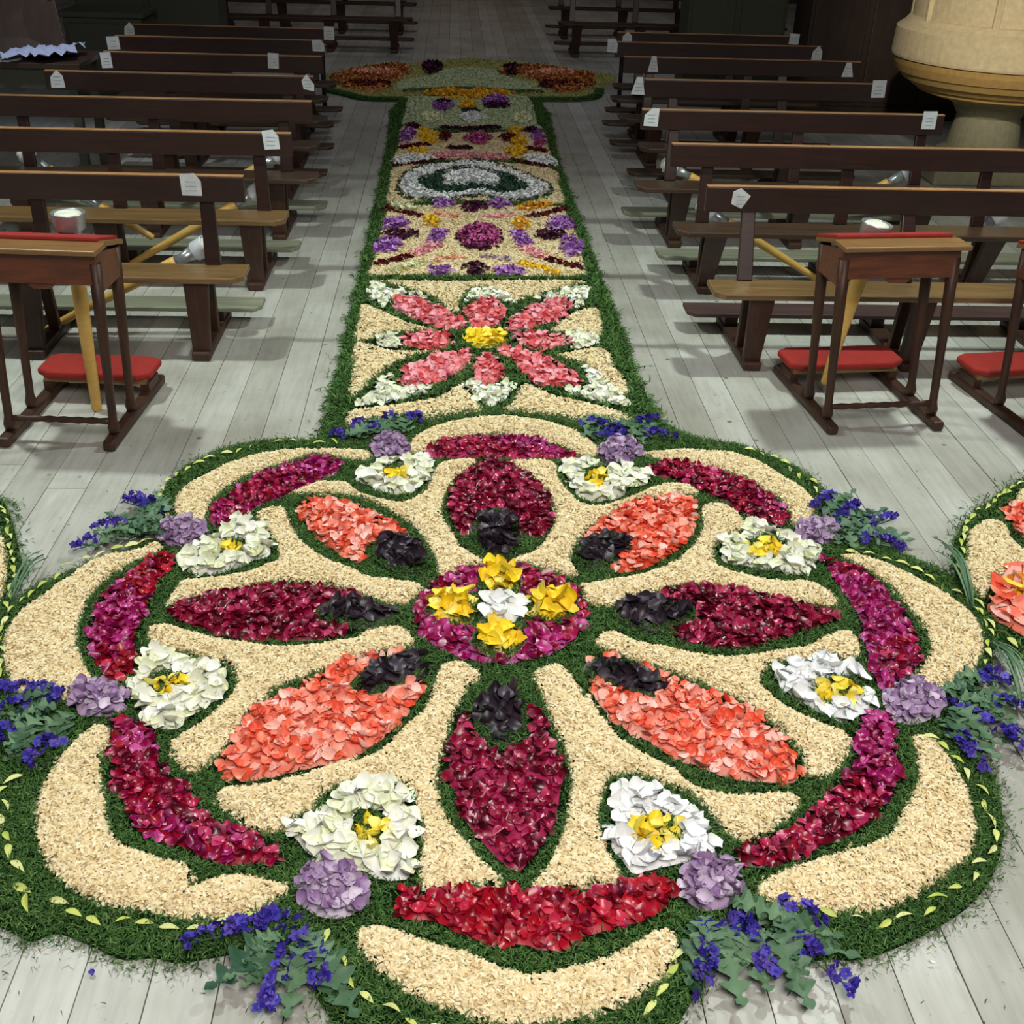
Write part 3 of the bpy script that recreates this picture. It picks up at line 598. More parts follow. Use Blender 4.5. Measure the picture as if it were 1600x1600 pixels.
# ---------------------------------------------------------------- leaf garlands
def leaf_blade(name, mat, L, W, n=5):
    V = []; Fc = []
    for i in range(n+1):
        t = i/n; w_ = W/2*math.sin(math.pi*(t**.8))+.0004; z = .15*L*math.sin(math.pi*t)
        V += [(-w_, t*L, z+.003), (0, t*L, z), (w_, t*L, z+.003)]
    for i in range(n):
        a = i*3; Fc += [(a, a+1, a+4, a+3), (a+1, a+2, a+5, a+4)]
    return mesh_np(name, V, Fc, mat, True)
GLV = [leaf_blade('leaf', MT['garland'], random.uniform(.040, .056), random.uniform(.014, .019)) for _ in range(5)]
garl = {
 'upper left': A_((1500,165),(1300,150),(1150,165),(1000,215),(850,265),(762,320),(722,390),(738,450),(775,500)),
 'left': A_((690,590),(500,640),(350,700),(240,760),(80,880),(12,990),(4,1180),(15,1260)),
 'lower left': D_((110,380),(40,430),(10,500),(4,600),(30,700),(50,800),(100,880),(180,930),(300,990),(450,1035),(600,1055),(750,1072),(880,1080),(1000,1060),(1160,1010)),
 'bottom left': E_((50,1090),(90,1200),(140,1310),(220,1380),(330,1440),(420,1500),(600,1560)),
 'bottom right': F_((100,1060),(100,1160),(60,1240),(10,1330),(-60,1410),(-150,1470)),
 'lower right': F_((1130,205),(1200,230),(1260,290),(1330,370),(1390,460),(1450,580),(1470,680),(1440,760),(1340,870),(1230,950),(1100,1005),(950,1035),(850,1035),(700,1020),(620,990)),
 'right': C_((800,640),(900,655),(1050,700),(1180,760),(1280,830),(1370,900),(1440,1000),(1440,1080),(1400,1170),(1330,1240)),
 'upper right': C_((350,185),(480,225),(560,270),(640,330),(690,390),(700,420)),
}
def garland(px, label, mname='leaf_garland', z=.03, group='leaf garlands edging the rosette'):
    P = wpoly(px, 10, False, .02); seg = np.linalg.norm(np.diff(P, axis=0), axis=1); cum = np.concatenate([[0], np.cumsum(seg)])
    e = empty(mname, (P[0][0], P[0][1], 0), label, 'garland', group); s = 0.0
    while s < cum[-1]-.03:
        x, y = np.interp(s, cum, P[:, 0]), np.interp(s, cum, P[:, 1]); x2, y2 = np.interp(s+.04, cum, P[:, 0]), np.interp(s+.04, cum, P[:, 1])
        place('leaf', random.choice(GLV), e, x-P[0][0]+random.gauss(0, .004), y-P[0][1]+random.gauss(0, .004), z, math.atan2(y2-y, x2-x)-math.pi/2+random.gauss(0, .25), random.gauss(0, .12), random.gauss(0, .3), random.uniform(.8, 1.15))
        s += random.uniform(.052, .066)
for k, px in garl.items(): garland(px, f'row of small yellow-green leaves edging the {k} lobe of the rosette')

# ---------------------------------------------------------------- chopped greenery
def greenery(name, label, poly, excl, dens=38000, h=.014, smin=.7, smax=1.5, step=.05, stray=0, mat='moss', base='moss_base'):
    V, Fc = mound_geo(poly, h, step, .002, .02, .3)
    P = scatter(poly, dens)
    ex = np.zeros(len(P), bool)
    for e in excl: ex |= inside(P, e)
    for e in HOLES: ex &= ~inside(P, e)
    P = P[~ex]
    P = P+rng.normal(0, .004, P.shape)
    Z = lerp_h(P, poly, h, .02, .004, .3)
    for e in HOLES: Z[inside(P, e)] += .010
    if stray:
        t = np.linspace(0, len(poly), stray, endpoint=False).astype(int)
        Q = poly[t]+rng.normal(0, .022, (stray, 2)); P = np.concatenate([P, Q]); Z = np.concatenate([Z, np.full(stray, .003)])
    bv, bf, bt = bits_geo(P, Z, T_MOSS, F_MOSS, smin, smax, .55, .012)
    c = poly.mean(0); V = V.copy(); V[:, :2] -= c; bv[:, :2] -= c
    me = stuff_mesh(name, [(V, Fc, np.zeros(len(V)), 0), (bv, bf, bt, 1)], [MT[base], MT[mat]])
    o = link(name, me); o.location = (c[0], c[1], 0); return tag(o, label, 'greenery', None, 'stuff')
shr = []
for p in NEAR:   # keep a strip of greenery under each rim
    shr.append(p)
greenery('chopped_greenery', 'chopped dark green clippings filling and edging the big rosette', OUT, shr, dens=60000, smin=.5, smax=1.15, stray=6000)

# ---------------------------------------------------------------- the long runner up the nave
runner = full((500,692),(512,640),(524,590),(545,500),(568,400),(590,300),(606,225),(624,160),(735,152),(843,160),(872,250),(905,340),(937,430),(973,520),(1000,600),(1034,664),(1000,658),(900,660),(800,645),(700,650),(600,660),(540,672))
RUN = wpoly(runner, 3)
S0 = len(NEAR)
def saw2(px, label, **kw):
    return sawdust(px, 'sawdust_field', label, dens=17000, smin=1.0, smax=2.2, h=.014, z0=.010, step=.06, **kw)
# eight petal flower panel
saw2(H_((235,30),(600,34),(900,30),(1235,34),(1150,65),(1060,92),(950,118),(890,138),(840,95),(760,68),(690,78),(650,130),(640,178),(600,178),(560,140),(500,98),(400,75),(300,48)), 'tan sawdust band behind the pink eight-petalled flower, far side')
saw2(H_((190,142),(240,150),(330,190),(420,230),(545,262),(440,270),(340,277),(260,290),(235,310),(160,305),(172,220)), 'tan sawdust wedge left of the pink flower, upper')
saw2(H_((158,325),(240,330),(320,352),(420,357),(560,356),(440,385),(330,430),(250,490),(190,552),(128,578),(145,480)), 'tan sawdust wedge left of the pink flower, lower')
saw2(H_((1180,178),(1290,163),(1305,292),(1200,277),(1060,272),(1100,230)), 'tan sawdust wedge right of the pink flower, upper')
saw2(H_((1080,375),(1200,355),(1290,340),(1342,370),(1360,430),(1405,470),(1438,555),(1390,558),(1330,515),(1270,450),(1180,410),(1110,390)), 'tan sawdust wedge right of the pink flower, lower')
saw2(H_((150,630),(300,612),(430,592),(560,565),(640,515),(680,540),(720,590),(758,632),(740,648),(600,662),(500,680),(420,665),(380,655),(300,680),(200,695),(118,718),(125,660)), 'tan sawdust field in front of the pink flower, left')
saw2(H_((832,642),(880,600),(922,525),(960,510),(1050,548),(1120,572),(1250,600),(1400,640),(1440,662),(1442,692),(1320,690),(1200,682),(1000,657)), 'tan sawdust field in front of the pink flower, right')
whites = [(((215,70),(260,50),(350,80),(500,105),(490,127),(340,112),(312,168),(270,150),(230,110)), 'far left'), (((665,120),(700,85),(760,74),(840,85),(910,142),(880,150),(800,117),(700,127),(670,140)), 'far middle'),
  (((975,130),(1080,95),(1240,63),(1245,110),(1200,165),(1162,152),(1150,120),(1050,127)), 'far right'), (((240,315),(280,290),(370,280),(362,310),(385,352),(290,347)), 'left'), (((1120,285),(1240,280),(1302,315),(1220,352),(1130,357),(1172,320)), 'right'),
  (((150,622),(210,570),(270,488),(330,468),(345,520),(400,537),(545,530),(500,562),(380,592),(220,617)), 'near left'), (((665,508),(720,512),(800,532),(850,503),(902,520),(880,572),(820,608),(740,602),(690,562)), 'near middle'), (((1200,440),(1270,450),(1340,520),(1420,590),(1422,632),(1300,602),(1180,572),(1113,540),(1240,537),(1247,500)), 'near right')]
for p, wd in whites:
    bed(H_(*p), 'white_petal_tip', f'creamy white petal patch tipping the {wd} petal of the pink flower', 'flower petals', 'white', L=.045, W=.04, spacing=.03, h=.02, cap=120, step=.05)
pinks = [(((335,125),(420,115),(520,140),(620,190),(680,232),(660,262),(580,267),(480,237),(400,202),(340,165)), 'far left'), (((660,180),(700,140),(770,118),(840,140),(867,190),(840,242),(770,264),(700,247)), 'far middle'),
  (((850,257),(900,200),(960,160),(1050,128),(1140,123),(1167,170),(1110,222),(1010,252),(930,285),(890,290)), 'far right'), (((365,315),(420,285),(520,278),(620,295),(627,325),(560,357),(440,352),(390,340)), 'left'), (((890,300),(980,284),(1080,285),(1172,315),(1100,352),(1010,362),(920,337)), 'right'),
  (((360,517),(370,460),(460,405),(580,368),(700,363),(712,400),(640,472),(560,512),(450,532)), 'near left'), (((700,480),(720,420),(750,373),(800,380),(840,412),(852,490),(790,522),(730,512)), 'near middle'), (((812,372),(860,350),(950,365),(1060,390),(1140,440),(1232,522),(1130,532),(1000,522),(930,462),(870,402)), 'near right')]
for p, wd in pinks:
    bed(H_(*p), 'pink_petal_patch', f'{wd} petal of the pink eight-petalled flower on the runner', 'flower petals', 'pink', L=.046, W=.040, spacing=.031, h=.022, cap=150, step=.05)
bed(H_(*ell(765,308,108,42)), 'yellow_flower_heart', 'round yellow petal heart of the pink eight-petalled flower', 'flower petals', 'yellow', L=.055, W=.05, spacing=.034, h=.03, cap=80, step=.05)

# patterned panels farther up: small patches, petals joined because each is only a few pixels
_pm = petals('pink', .045, .04)
T_PET = np.array([v.co[:] for v in petal_mesh('petal_template', MT['pink'], 1, .85, .35, .6, 2, 2).vertices]); F_PET = [(0,1,4,3),(1,2,5,4),(3,4,7,6),(4,5,8,7)]
bpy.data.meshes.remove(bpy.data.meshes['petal_template'])
def patch(px, name, label, mat, size=.04, dens=1500, h=.02, z0=.016, keep=False, cat='flower petals', group=None, excl=(), step=.06, tilt=.4):
    poly = wpoly(px, z=.014)
    if keep: NEAR.append(poly)
    V, Fc = mound_geo(poly, h, step, z0)
    P = scatter(poly, dens, [wpoly(q, z=.014) for q in excl])
    if len(P) < 4: P = np.vstack([P, poly.mean(0)[None].repeat(4, 0)])
    Z = lerp_h(P, poly, h, .02, z0)+.006
    bv, bf, bt = bits_geo(P, Z, T_PET, F_PET, size*.75, size*1.2, tilt, .01)
    c = poly.mean(0); V = V.copy(); V[:, :2] -= c; bv[:, :2] -= c
    me = stuff_mesh(name, [(V, Fc, np.full(len(V), .3), 0), (bv, bf, bt, 0)], [MT[mat]])
    o = link(name, me); o.location = (c[0], c[1], 0); return tag(o, label, cat, group, 'stuff')
def band(px, width, **kw):
    """thin strip around a polyline given in pixels (width in metres)"""
    P = wpoly(px, 4, False, .012); t = np.gradient(P, axis=0); nrm = np.stack([-t[:, 1], t[:, 0]], 1); nrm /= np.linalg.norm(nrm, axis=1)[:, None]+1e-9
    return np.vstack([P+nrm*width/2, (P-nrm*width/2)[::-1]])
def strip(px, width, name, label, mat, dens=3600, size=.035, h=.016, z0=.02, cat='flower petals', tm=None):
    poly = band(px, width*1.35); V, Fc = mound_geo(poly, h, .03, z0); P = scatter(poly, dens)
    if len(P) < 4: P = poly[::3]
    Z = lerp_h(P, poly, h, .02, z0)
    bv, bf, bt = bits_geo(P, Z, *(tm or (T_PET, F_PET)), size*.75, size*1.2, .4, .01)
    c = poly.mean(0); V = V.copy(); V[:, :2] -= c; bv[:, :2] -= c
    me = stuff_mesh(name, [(V, Fc, np.full(len(V), .3), 0), (bv, bf, bt, 0)], [MT[mat]])
    o = link(name, me); o.location = (c[0], c[1], 0); return tag(o, label, cat, None, 'stuff')
TG = (T_MOSS, F_MOSS)
def moss_line(px, label, width=.03):
    return strip(px, width, 'greenery_line', label, 'moss', dens=26000, size=1.4, h=.010, z0=.018, cat='greenery', tm=TG)

# panel with the magenta medallion
saw2(K_((70,592),(250,600),(450,602),(700,604),(850,602),(1100,606),(1400,608),(1585,600),(1590,575),(1560,470),(1540,380),(1500,260),(1450,165),(1430,112),(1200,110),(850,100),(500,105),(205,112),(190,150),(160,250),(130,370),(105,470)), 'tan sawdust panel around the magenta medallion on the runner')
mline = 'on the runner panel with the magenta medallion'
patch(K_(*ell(842,340,162,92)), 'greenery_medallion_rim', f'dark rim under the magenta medallion', 'plum', h=.012, z0=.02, cat='greenery')
patch(K_(*ell(842,340,150,80)), 'magenta_medallion', 'oval magenta petal medallion at the middle of the runner', 'magenta', h=.026, z0=.026)
for sx, pts in (('left', {'lilac': [(258,250,98,36),(205,400,100,46)], 'plum': [(295,322,132,26)]}), ('right', {'lilac': [(1400,250,100,42),(1475,400,78,70)], 'plum': [(1330,325,110,32)]})):
    for j, e in enumerate(pts['lilac']): patch(K_(*ell(*e)), 'lilac_patch', f'lilac petal patch at the {sx} edge {mline}, {"upper" if j == 0 else "lower"}', 'violet', h=.026, z0=.022)
    patch(K_(*ell(*pts['plum'][0])), 'plum_patch', f'dark plum petal streak at the {sx} edge {mline}', 'plum', z0=.022)
strip(K_((170,135),(270,150),(350,172),(430,192)), .045, 'maroon_band', f'maroon band, upper left {mline}', 'maroon')
strip(K_((1180,195),(1280,180),(1350,160),(1440,135)), .045, 'maroon_band', f'maroon band, upper right {mline}', 'maroon')
strip(K_((120,525),(200,508),(280,490),(370,468)), .045, 'maroon_band', f'maroon band, lower left {mline}', 'maroon')
strip(K_((1310,490),(1400,515),(1480,535),(1570,552)), .045, 'maroon_band', f'maroon band, lower right {mline}', 'maroon')
strip(K_((380,455),(450,435),(510,400),(550,380)), .075, 'pink_band', f'coral pink curved band on the left {mline}', 'pink')
strip(K_((1140,400),(1200,435),(1260,465),(1300,480)), .075, 'pink_band', f'coral pink curved band on the right {mline}', 'pink')
strip(K_((520,375),(550,330),(575,285)), .08, 'lilac_band', f'lilac curved band on the left {mline}', 'violet')
strip(K_((1100,290),(1125,340),(1160,395)), .08, 'lilac_band', f'lilac curved band on the right {mline}', 'violet')
patch(K_(*ell(510,232,62,36,15)), 'yellow_patch', f'yellow petal patch on the left {mline}', 'yellow', z0=.022)
patch(K_(*ell(1122,250,62,42,-10)), 'yellow_patch', f'yellow petal patch on the right {mline}', 'yellowor', z0=.022)
patch(K_(*ell(320,132,95,26,8)), 'white_patch', f'white petal streak, upper left {mline}', 'white', z0=.02)
patch(K_(*ell(590,108,85,28)), 'lilac_patch', f'lilac petal patch, far row left {mline}', 'violet', z0=.02)
patch(K_(*ell(800,130,90,34)), 'plum_patch', f'plum magenta half-round, far row middle {mline}', 'plum', z0=.02)
patch(K_(*ell(980,112,85,28)), 'lilac_patch', f'lilac petal patch, far row right {mline}', 'violet', z0=.02)
patch(K_(*ell(1220,125,125,22,-8)), 'yellow_patch', f'yellow orange streak, upper right {mline}', 'yellowor', z0=.02)
strip(K_((520,165),(600,185),(700,200)), .04, 'orange_band', f'orange thin band, upper left {mline}', 'orange')
strip(K_((840,198),(950,195),(1080,180)), .04, 'pink_band', f'coral thin band, upper middle {mline}', 'pink')
strip(K_((530,500),(620,485),(740,478)), .04, 'orange_band', f'orange thin band, lower left {mline}', 'orange')
strip(K_((830,475),(930,478),(1060,495)), .035, 'lilac_band', f'lilac thin band, lower middle {mline}', 'lilac')
strip(K_((210,580),(330,545),(490,512)), .055, 'white_band', f'white band, lower left {mline}', 'white')
strip(K_((1110,515),(1250,550),(1390,595)), .05, 'yellow_band', f'yellow band, lower right {mline}', 'yellow')
patch(K_(*ell(565,578,100,28)), 'lilac_patch', f'lilac petal patch, near row left {mline}', 'violet', z0=.02)
patch(K_(*ell(815,565,95,40)), 'plum_patch', f'dark plum half-round, near row middle {mline}', 'plum', z0=.02)
patch(K_(*ell(1050,580,115,28)), 'lilac_patch', f'lilac petal patch, near row right {mline}', 'violet', z0=.02)
moss_line(K_((80,605),(300,608),(460,600),(700,612),(850,600),(1150,614),(1400,618),(1590,606)), f'thin dark greenery line at the near edge of the magenta medallion panel')
moss_line(K_((210,100),(450,100),(700,92),(1000,96),(1250,102),(1430,108)), f'thin dark greenery line at the far edge of the magenta medallion panel')

# panel with the green and white eye
saw2(J_((165,722),(400,695),(700,684),(820,674),(1100,686),(1440,740),(1470,860),(1502,1008),(1100,1003),(800,985),(400,996),(125,1003),(135,880)), 'tan sawdust panel around the green and white eye on the runner')
EY1 = J_((195,912),(240,785),(415,708),(620,682),(810,662),(1100,728),(1345,830),(1420,890),(1352,980),(1060,1010),(850,970),(600,1000),(345,992),(225,955))
EY2 = J_((232,905),(275,802),(432,732),(620,707),(815,688),(1092,754),(1315,850),(1388,888),(1318,958),(1052,984),(850,945),(600,975),(358,964),(256,938))
EY3 = J_((360,850),(480,795),(630,752),(750,728),(900,768),(1080,806),(1218,890),(1172,937),(1000,945),(850,922),(600,953),(448,922))
EY4 = J_((548,860),(640,803),(720,793),(800,771),(860,798),(950,820),(1005,870),(950,894),(800,874),(700,887))
patch(EY1, 'eye_rim', 'dark green rim around the white ring of the eye pattern', 'leafdark', size=.03, h=.006, z0=.02, cat='greenery', excl=(EY2,), step=.04)
patch(EY2, 'white_eye_ring', 'bluish white petal ring of the eye pattern on the runner', 'purewhite', h=.008, z0=.027, excl=(EY3,), dens=1900, step=.03, tilt=.25)
patch(EY3, 'green_eye', 'dark green almond inside the white ring on the runner', 'leafdark', size=.03, h=.008, z0=.040, cat='greenery', excl=(EY4,), step=.03, tilt=.25)
patch(EY4, 'white_eye_centre', 'white petal triangle in the centre of the green eye', 'purewhite', h=.010, z0=.053, dens=1900, step=.03, tilt=.25)

# panel with the small magenta diamond
saw2(J_((160,700),(300,690),(700,668),(1100,672),(1450,715),(1420,640),(1390,560),(1350,440),(1200,440),(800,446),(500,440),(240,402),(215,520),(190,600)), 'tan sawdust panel with the small magenta diamond far up the runner')
m4 = 'on the diamond panel of the runner'
patch(J_((720,512),(780,480),(835,466),(890,480),(945,508),(890,540),(845,552),(790,540)), 'magenta_diamond', 'small magenta petal diamond far up the runner', 'magenta', h=.03, z0=.024)
patch(J_(*ell(290,465,58,32)), 'lilac_patch', f'lilac patch at the left {m4}', 'violet', z0=.022); patch(J_(*ell(270,515,55,26)), 'lilac_patch', f'blue lilac patch at the left {m4}', 'violet', z0=.022)
patch(J_(*ell(1305,490,55,38)), 'lilac_patch', f'lilac patch at the right {m4}', 'violet', z0=.022); patch(J_(*ell(1320,545,52,26)), 'magenta_patch', f'magenta patch at the right {m4}', 'magenta', z0=.022)
strip(J_((385,420),(450,450),(520,470),(580,480)), .06, 'yellow_band', f'yellow slanting band, upper left {m4}', 'yellow'); strip(J_((390,465),(440,500),(480,540)), .10, 'yellow_band', f'yellow slanting band, lower left {m4}', 'yellow')
patch(J_(*ell(575,492,45,32)), 'maroon_patch', f'dark maroon patch left of the diamond {m4}', 'maroon', z0=.024); patch(J_(*ell(1070,505,72,30)), 'maroon_patch', f'dark maroon patch right of the diamond {m4}', 'maroon', z0=.024)
patch(J_(*ell(1150,535,62,40)), 'yellow_patch', f'yellow patch, right {m4}', 'yellow', z0=.026); patch(J_(*ell(1120,445,62,22)), 'yellow_patch', f'yellow patch, upper right {m4}', 'yellow', z0=.022)
strip(J_((230,578),(330,562),(440,548)), .07, 'maroon_band', f'maroon band, lower left {m4}', 'maroon'); strip(J_((1200,578),(1280,592),(1370,600)), .08, 'maroon_band', f'maroon band, lower right {m4}', 'maroon')
strip(J_((600,572),(680,582),(780,572)), .07, 'plum_band', f'plum band below the diamond {m4}', 'plum')
patch(J_(*ell(365,608,75,26)), 'yellow_patch', f'yellow patch, near left {m4}', 'yellow', z0=.022); patch(J_(*ell(1130,615,100,32)), 'yellow_patch', f'yellow patch, near right {m4}', 'yellow', z0=.022)
strip(J_((500,650),(620,630),(750,640),(880,645),(1070,650)), .13, 'pink_band', f'dusty pink scalloped band {m4}', 'pink')
patch(J_((150,690),(230,650),(330,640),(490,655),(470,680),(380,685),(290,700),(210,712)), 'white_patch', f'white petal wing, near left {m4}', 'purewhite', z0=.022)
patch(J_((1170,665),(1290,640),(1400,655),(1452,712),(1400,722),(1290,705)), 'white_patch', f'white petal wing, near right {m4}', 'purewhite', z0=.022)
strip(J_((165,712),(320,700),(480,680),(560,665)), .035, 'maroon_band', f'thin maroon line under the left white wing', 'maroon'); strip(J_((1080,665),(1200,690),(1300,712),(1450,722)), .035, 'maroon_band', f'thin maroon line under the right white wing', 'maroon')

# farthest panel
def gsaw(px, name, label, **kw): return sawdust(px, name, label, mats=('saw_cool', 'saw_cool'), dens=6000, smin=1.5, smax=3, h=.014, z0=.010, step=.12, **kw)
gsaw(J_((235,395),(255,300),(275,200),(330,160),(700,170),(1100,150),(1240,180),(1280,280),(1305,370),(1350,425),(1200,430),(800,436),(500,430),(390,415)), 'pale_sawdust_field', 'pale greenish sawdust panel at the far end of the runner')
m5 = 'on the farthest runner panel'
strip(J_((520,125),(640,150),(760,158),(880,150),(980,125)), .32, 'yellow_band', f'golden yellow fringe {m5}', 'yellowor', dens=900, size=.05)
patch(J_(*ell(565,245,85,38)), 'violet_patch', f'violet petal patch, left {m5}', 'violet', z0=.022); patch(J_(*ell(565,228,80,14)), 'plum_patch', f'plum streak, left {m5}', 'plum', z0=.03)
patch(J_(*ell(970,212,110,42)), 'violet_patch', f'violet petal patch, right {m5}', 'violet', z0=.022); patch(J_(*ell(985,250,100,14)), 'plum_patch', f'plum streak, right {m5}', 'plum', z0=.03)
patch(J_(*ell(752,240,75,30)), 'yellow_patch', f'yellow patch between the violet ones {m5}', 'yellow', z0=.022); patch(J_(*ell(770,292,78,16)), 'dark_patch', f'blackish streak above the white dome {m5}', 'dark', z0=.022)
patch(J_(*ell(790,340,92,34)), 'white_patch', f'white dome, middle {m5}', 'purewhite', z0=.022); patch(J_(*ell(1180,345,80,34)), 'white_patch', f'white dome, right {m5}', 'white', z0=.022); patch(J_(*ell(470,335,90,28)), 'white_patch', f'white dome, left {m5}', 'white', z0=.022)
strip(J_((540,415),(650,425),(800,428),(1000,412)), .09, 'plum_band', f'dark plum line closing the near side {m5}', 'plum')
patch(J_(*ell(320,410,62,18)), 'plum_patch', f'plum patch at the left corner {m5}', 'plum', z0=.02); patch(J_(*ell(1250,440,60,18)), 'plum_patch', f'plum patch at the right corner {m5}', 'plum', z0=.02)

greenery('chopped_greenery_runner', 'chopped green clippings bordering both sides of the long runner', RUN, NEAR[S0:]+[OUT], dens=15000, h=.016, smin=1.2, smax=2.4, step=.09, stray=1500)
bpy.data.objects['chopped_greenery_runner'].name = 'greenery_border'

# far medallion
med = N_((100,118),(160,110),(230,95),(320,72),(450,68),(560,66),(700,50),(800,42),(950,52),(1080,66),(1230,80),(1330,95),(1440,118),(1540,128),(1530,160),(1460,190),(1440,222),(1340,238),(1110,238),(800,200),(490,238),(300,238),(200,215),(90,190))
MED = wpoly(med, 3)
gsaw(N_((440,200),(480,150),(600,130),(720,90),(900,92),(1000,135),(1140,165),(1190,205),(1000,210),(700,190)), 'pale_sawdust_field', 'pale green sawdust heart of the far medallion')
m6 = 'of the far medallion'
for p, wd in (((110,150),(170,120),(250,105),(330,90),(470,80),(520,110),(440,160),(400,200),(300,210),(200,190)), 'left'), (((950,110),(1090,85),(1230,95),(1330,115),(1440,130),(1430,180),(1340,210),(1230,205),(1160,160),(1060,130)), 'right'):
    patch(N_(*p), 'orange_wing', f'orange and rust petal wing on the {wd} side {m6}', 'rust', size=.05, dens=700, h=.03)
    s = 1 if wd == 'right' else -1; cx = 1230 if wd == 'right' else 340
    strip(N_((cx-90*s,140),(cx,125),(cx+90*s,135)), .22, 'rust_arc', f'rust brown arc on the {wd} wing {m6}', 'orange', dens=700, size=.06, z0=.045)
    strip(N_((cx-60*s,180),(cx+20*s,188),(cx+120*s,178)), .16, 'maroon_arc', f'maroon arc on the {wd} wing {m6}', 'maroon', dens=700, size=.06, z0=.045)
patch(N_(*ell(625,95,52,24)), 'plum_patch', f'plum patch at the far left {m6}', 'plum', size=.06, dens=700, z0=.03); patch(N_(*ell(1030,105,52,22)), 'plum_patch', f'plum patch at the far right {m6}', 'plum', size=.06, dens=700, z0=.03)
moss_line(N_((480,205),(620,200),(800,192),(1000,206),(1180,208)), 'dark line at the near side of the far medallion', .08)
MEDH = wpoly(N_((440,200),(480,150),(600,130),(720,90),(900,92),(1000,135),(1140,165),(1190,205),(1000,210),(700,190)))
greenery('yellowish_greenery', 'yellowish green chopped border around the far medallion', MED, [MEDH], dens=3500, h=.008, smin=1.5, smax=2.8, step=.15, stray=200, mat='yolive', base='yolive')
moss_line(N_((95,195),(200,218),(300,240),(480,242)), 'dark clippings line along the near left rim of the far medallion', .07)
moss_line(N_((1115,242),(1340,243),(1440,228),(1462,195)), 'dark clippings line along the near right rim of the far medallion', .07)

# side rosettes cut by the frame
sr = C_((1600,320),(1480,390),(1400,440),(1330,510),(1288,590),(1285,700),(1320,800),(1380,900),(1440,1000),(1520,1062),(1600,1120),(1800,1180),(2000,1120),(2100,950),(2100,650),(2000,450),(1800,330))
SR = wpoly(sr, 4); s1 = len(NEAR)
sawdust(C_((1355,560),(1385,528),(1440,498),(1510,520),(1545,585),(1600,640),(1660,700),(1640,745),(1510,750),(1450,790),(1415,850),(1385,825),(1340,760),(1345,660)), 'sawdust_crescent', 'beige wood-shaving lobe of the small rosette at the right frame edge')
sawdust(C_((1570,395),(1600,360),(1750,350),(1760,420),(1640,430),(1580,432)), 'sawdust_crescent', 'small beige wood-shaving tip on the small rosette at the right frame edge')
bed(C_((1505,442),(1560,430),(1700,440),(1720,600),(1620,600),(1550,545),(1512,490)), 'petal_almond', 'salmon petal patch, upper one on the small rosette at the right frame edge', 'flower petals', 'orange', L=.05, W=.045, spacing=.032)
bed(C_((1425,880),(1480,792),(1540,750),(1640,735),(1760,850),(1740,1000),(1620,1030),(1540,990),(1470,945)), 'orange_bloom', 'large orange and yellow bloom on the small rosette at the right frame edge', 'flower', 'orange', L=.11, W=.07, spacing=.05, h=.04, tilt=.4)
bed(C_(*ell(1570,850,50,60)), 'yellow_bloom_heart', 'yellow orange heart of the large orange bloom at the right frame edge', 'flower petals', 'yellowor', L=.10, W=.05, spacing=.045, z0=.05, h=.03, keep=False)
greenery('chopped_greenery_right', 'chopped green clippings around the small rosette at the right frame edge', SR, NEAR[s1:], dens=24000, stray=1200)
bpy.data.objects['chopped_greenery_right'].name = 'greenery_border'
garland(C_((1600,335),(1490,400),(1410,450),(1345,520),(1308,600),(1305,700),(1340,800),(1400,900),(1450,980),(1530,1040),(1600,1090)), 'row of pale leaves edging the small rosette at the right frame edge')
sl = A_((-400,380),(-200,370),(0,415),(30,440),(55,500),(80,600),(100,700),(85,780),(40,880),(0,930),(-150,1010),(-350,1000),(-480,800),(-480,550))
SL = wpoly(sl, 4); s1 = len(NEAR)
sawdust(A_((-150,560),(-60,540),(0,560),(25,640),(30,740),(15,830),(-30,870),(-150,850),(-220,700)), 'sawdust_crescent', 'beige wood-shaving lobe of the small rosette at the left frame edge')
greenery('chopped_greenery_left', 'chopped green clippings around the small rosette at the left frame edge', SL, NEAR[s1:], dens=24000, stray=900)
bpy.data.objects['chopped_greenery_left'].name = 'greenery_border'
garland(A_((-100,440),(0,450),(35,500),(45,580),(60,680),(65,770),(30,850),(0,900),(-80,950)), 'row of pale leaves edging the small rosette at the left frame edge')

# ---------------------------------------------------------------- delphinium bouquets
def lobed_leaf(name, mat, L, W, seed):
    r = random.Random(seed); n = 9; rim = []
    for i in range(n*4+1):
        t = i/(n*4); base = math.sin(math.pi*min(1, t**.75))**.7
        lob = .55+.45*math.sin(t*math.pi*2*4.5+r.uniform(-.3, .3))
        rim.append((t*L, W/2*base*lob+.002))
    V = []; Fc = []
    for i, (y, w_) in enumerate(rim):
        z = .012*math.sin(3*y/L*2)+.01
        V += [(-w_, y-.15*w_, z+.22*w_+r.uniform(-.003, .003)), (-w_*.5, y, z+.04*w_), (0, y, z), (w_*.5, y, z+.04*w_), (w_, y-.15*w_, z+.22*w_+r.uniform(-.003, .003))]
    for i in range(len(rim)-1):
        for j in range(4): a = i*5+j; Fc.append((a, a+1, a+6, a+5))
    return mesh_np(name, V, Fc, mat, True)
def floret_geo():
    V = []; F = []
    for k in range(5):
        a = k*2*math.pi/5; c, s = math.cos(a), math.sin(a); b = len(V)
        for (u, v, z) in ((.002, -.003, 0), (.002, .003, 0), (.009, -.006, .004), (.009, .006, .004), (.015, -.003, .003), (.015, .003, .003)):
            V.append((u*c-v*s, u*s+v*c, z))
        F += [(b, b+1, b+3, b+2), (b+2, b+3, b+5, b+4)]
    b = len(V); V += [(-.002, 0, .004), (.002, 0, .004), (0, .003, .006), (0, -.003, .006)]; F += [(b, b+3, b+1, b+2)]
    return np.array(V), F
T_FL, F_FL = floret_geo()
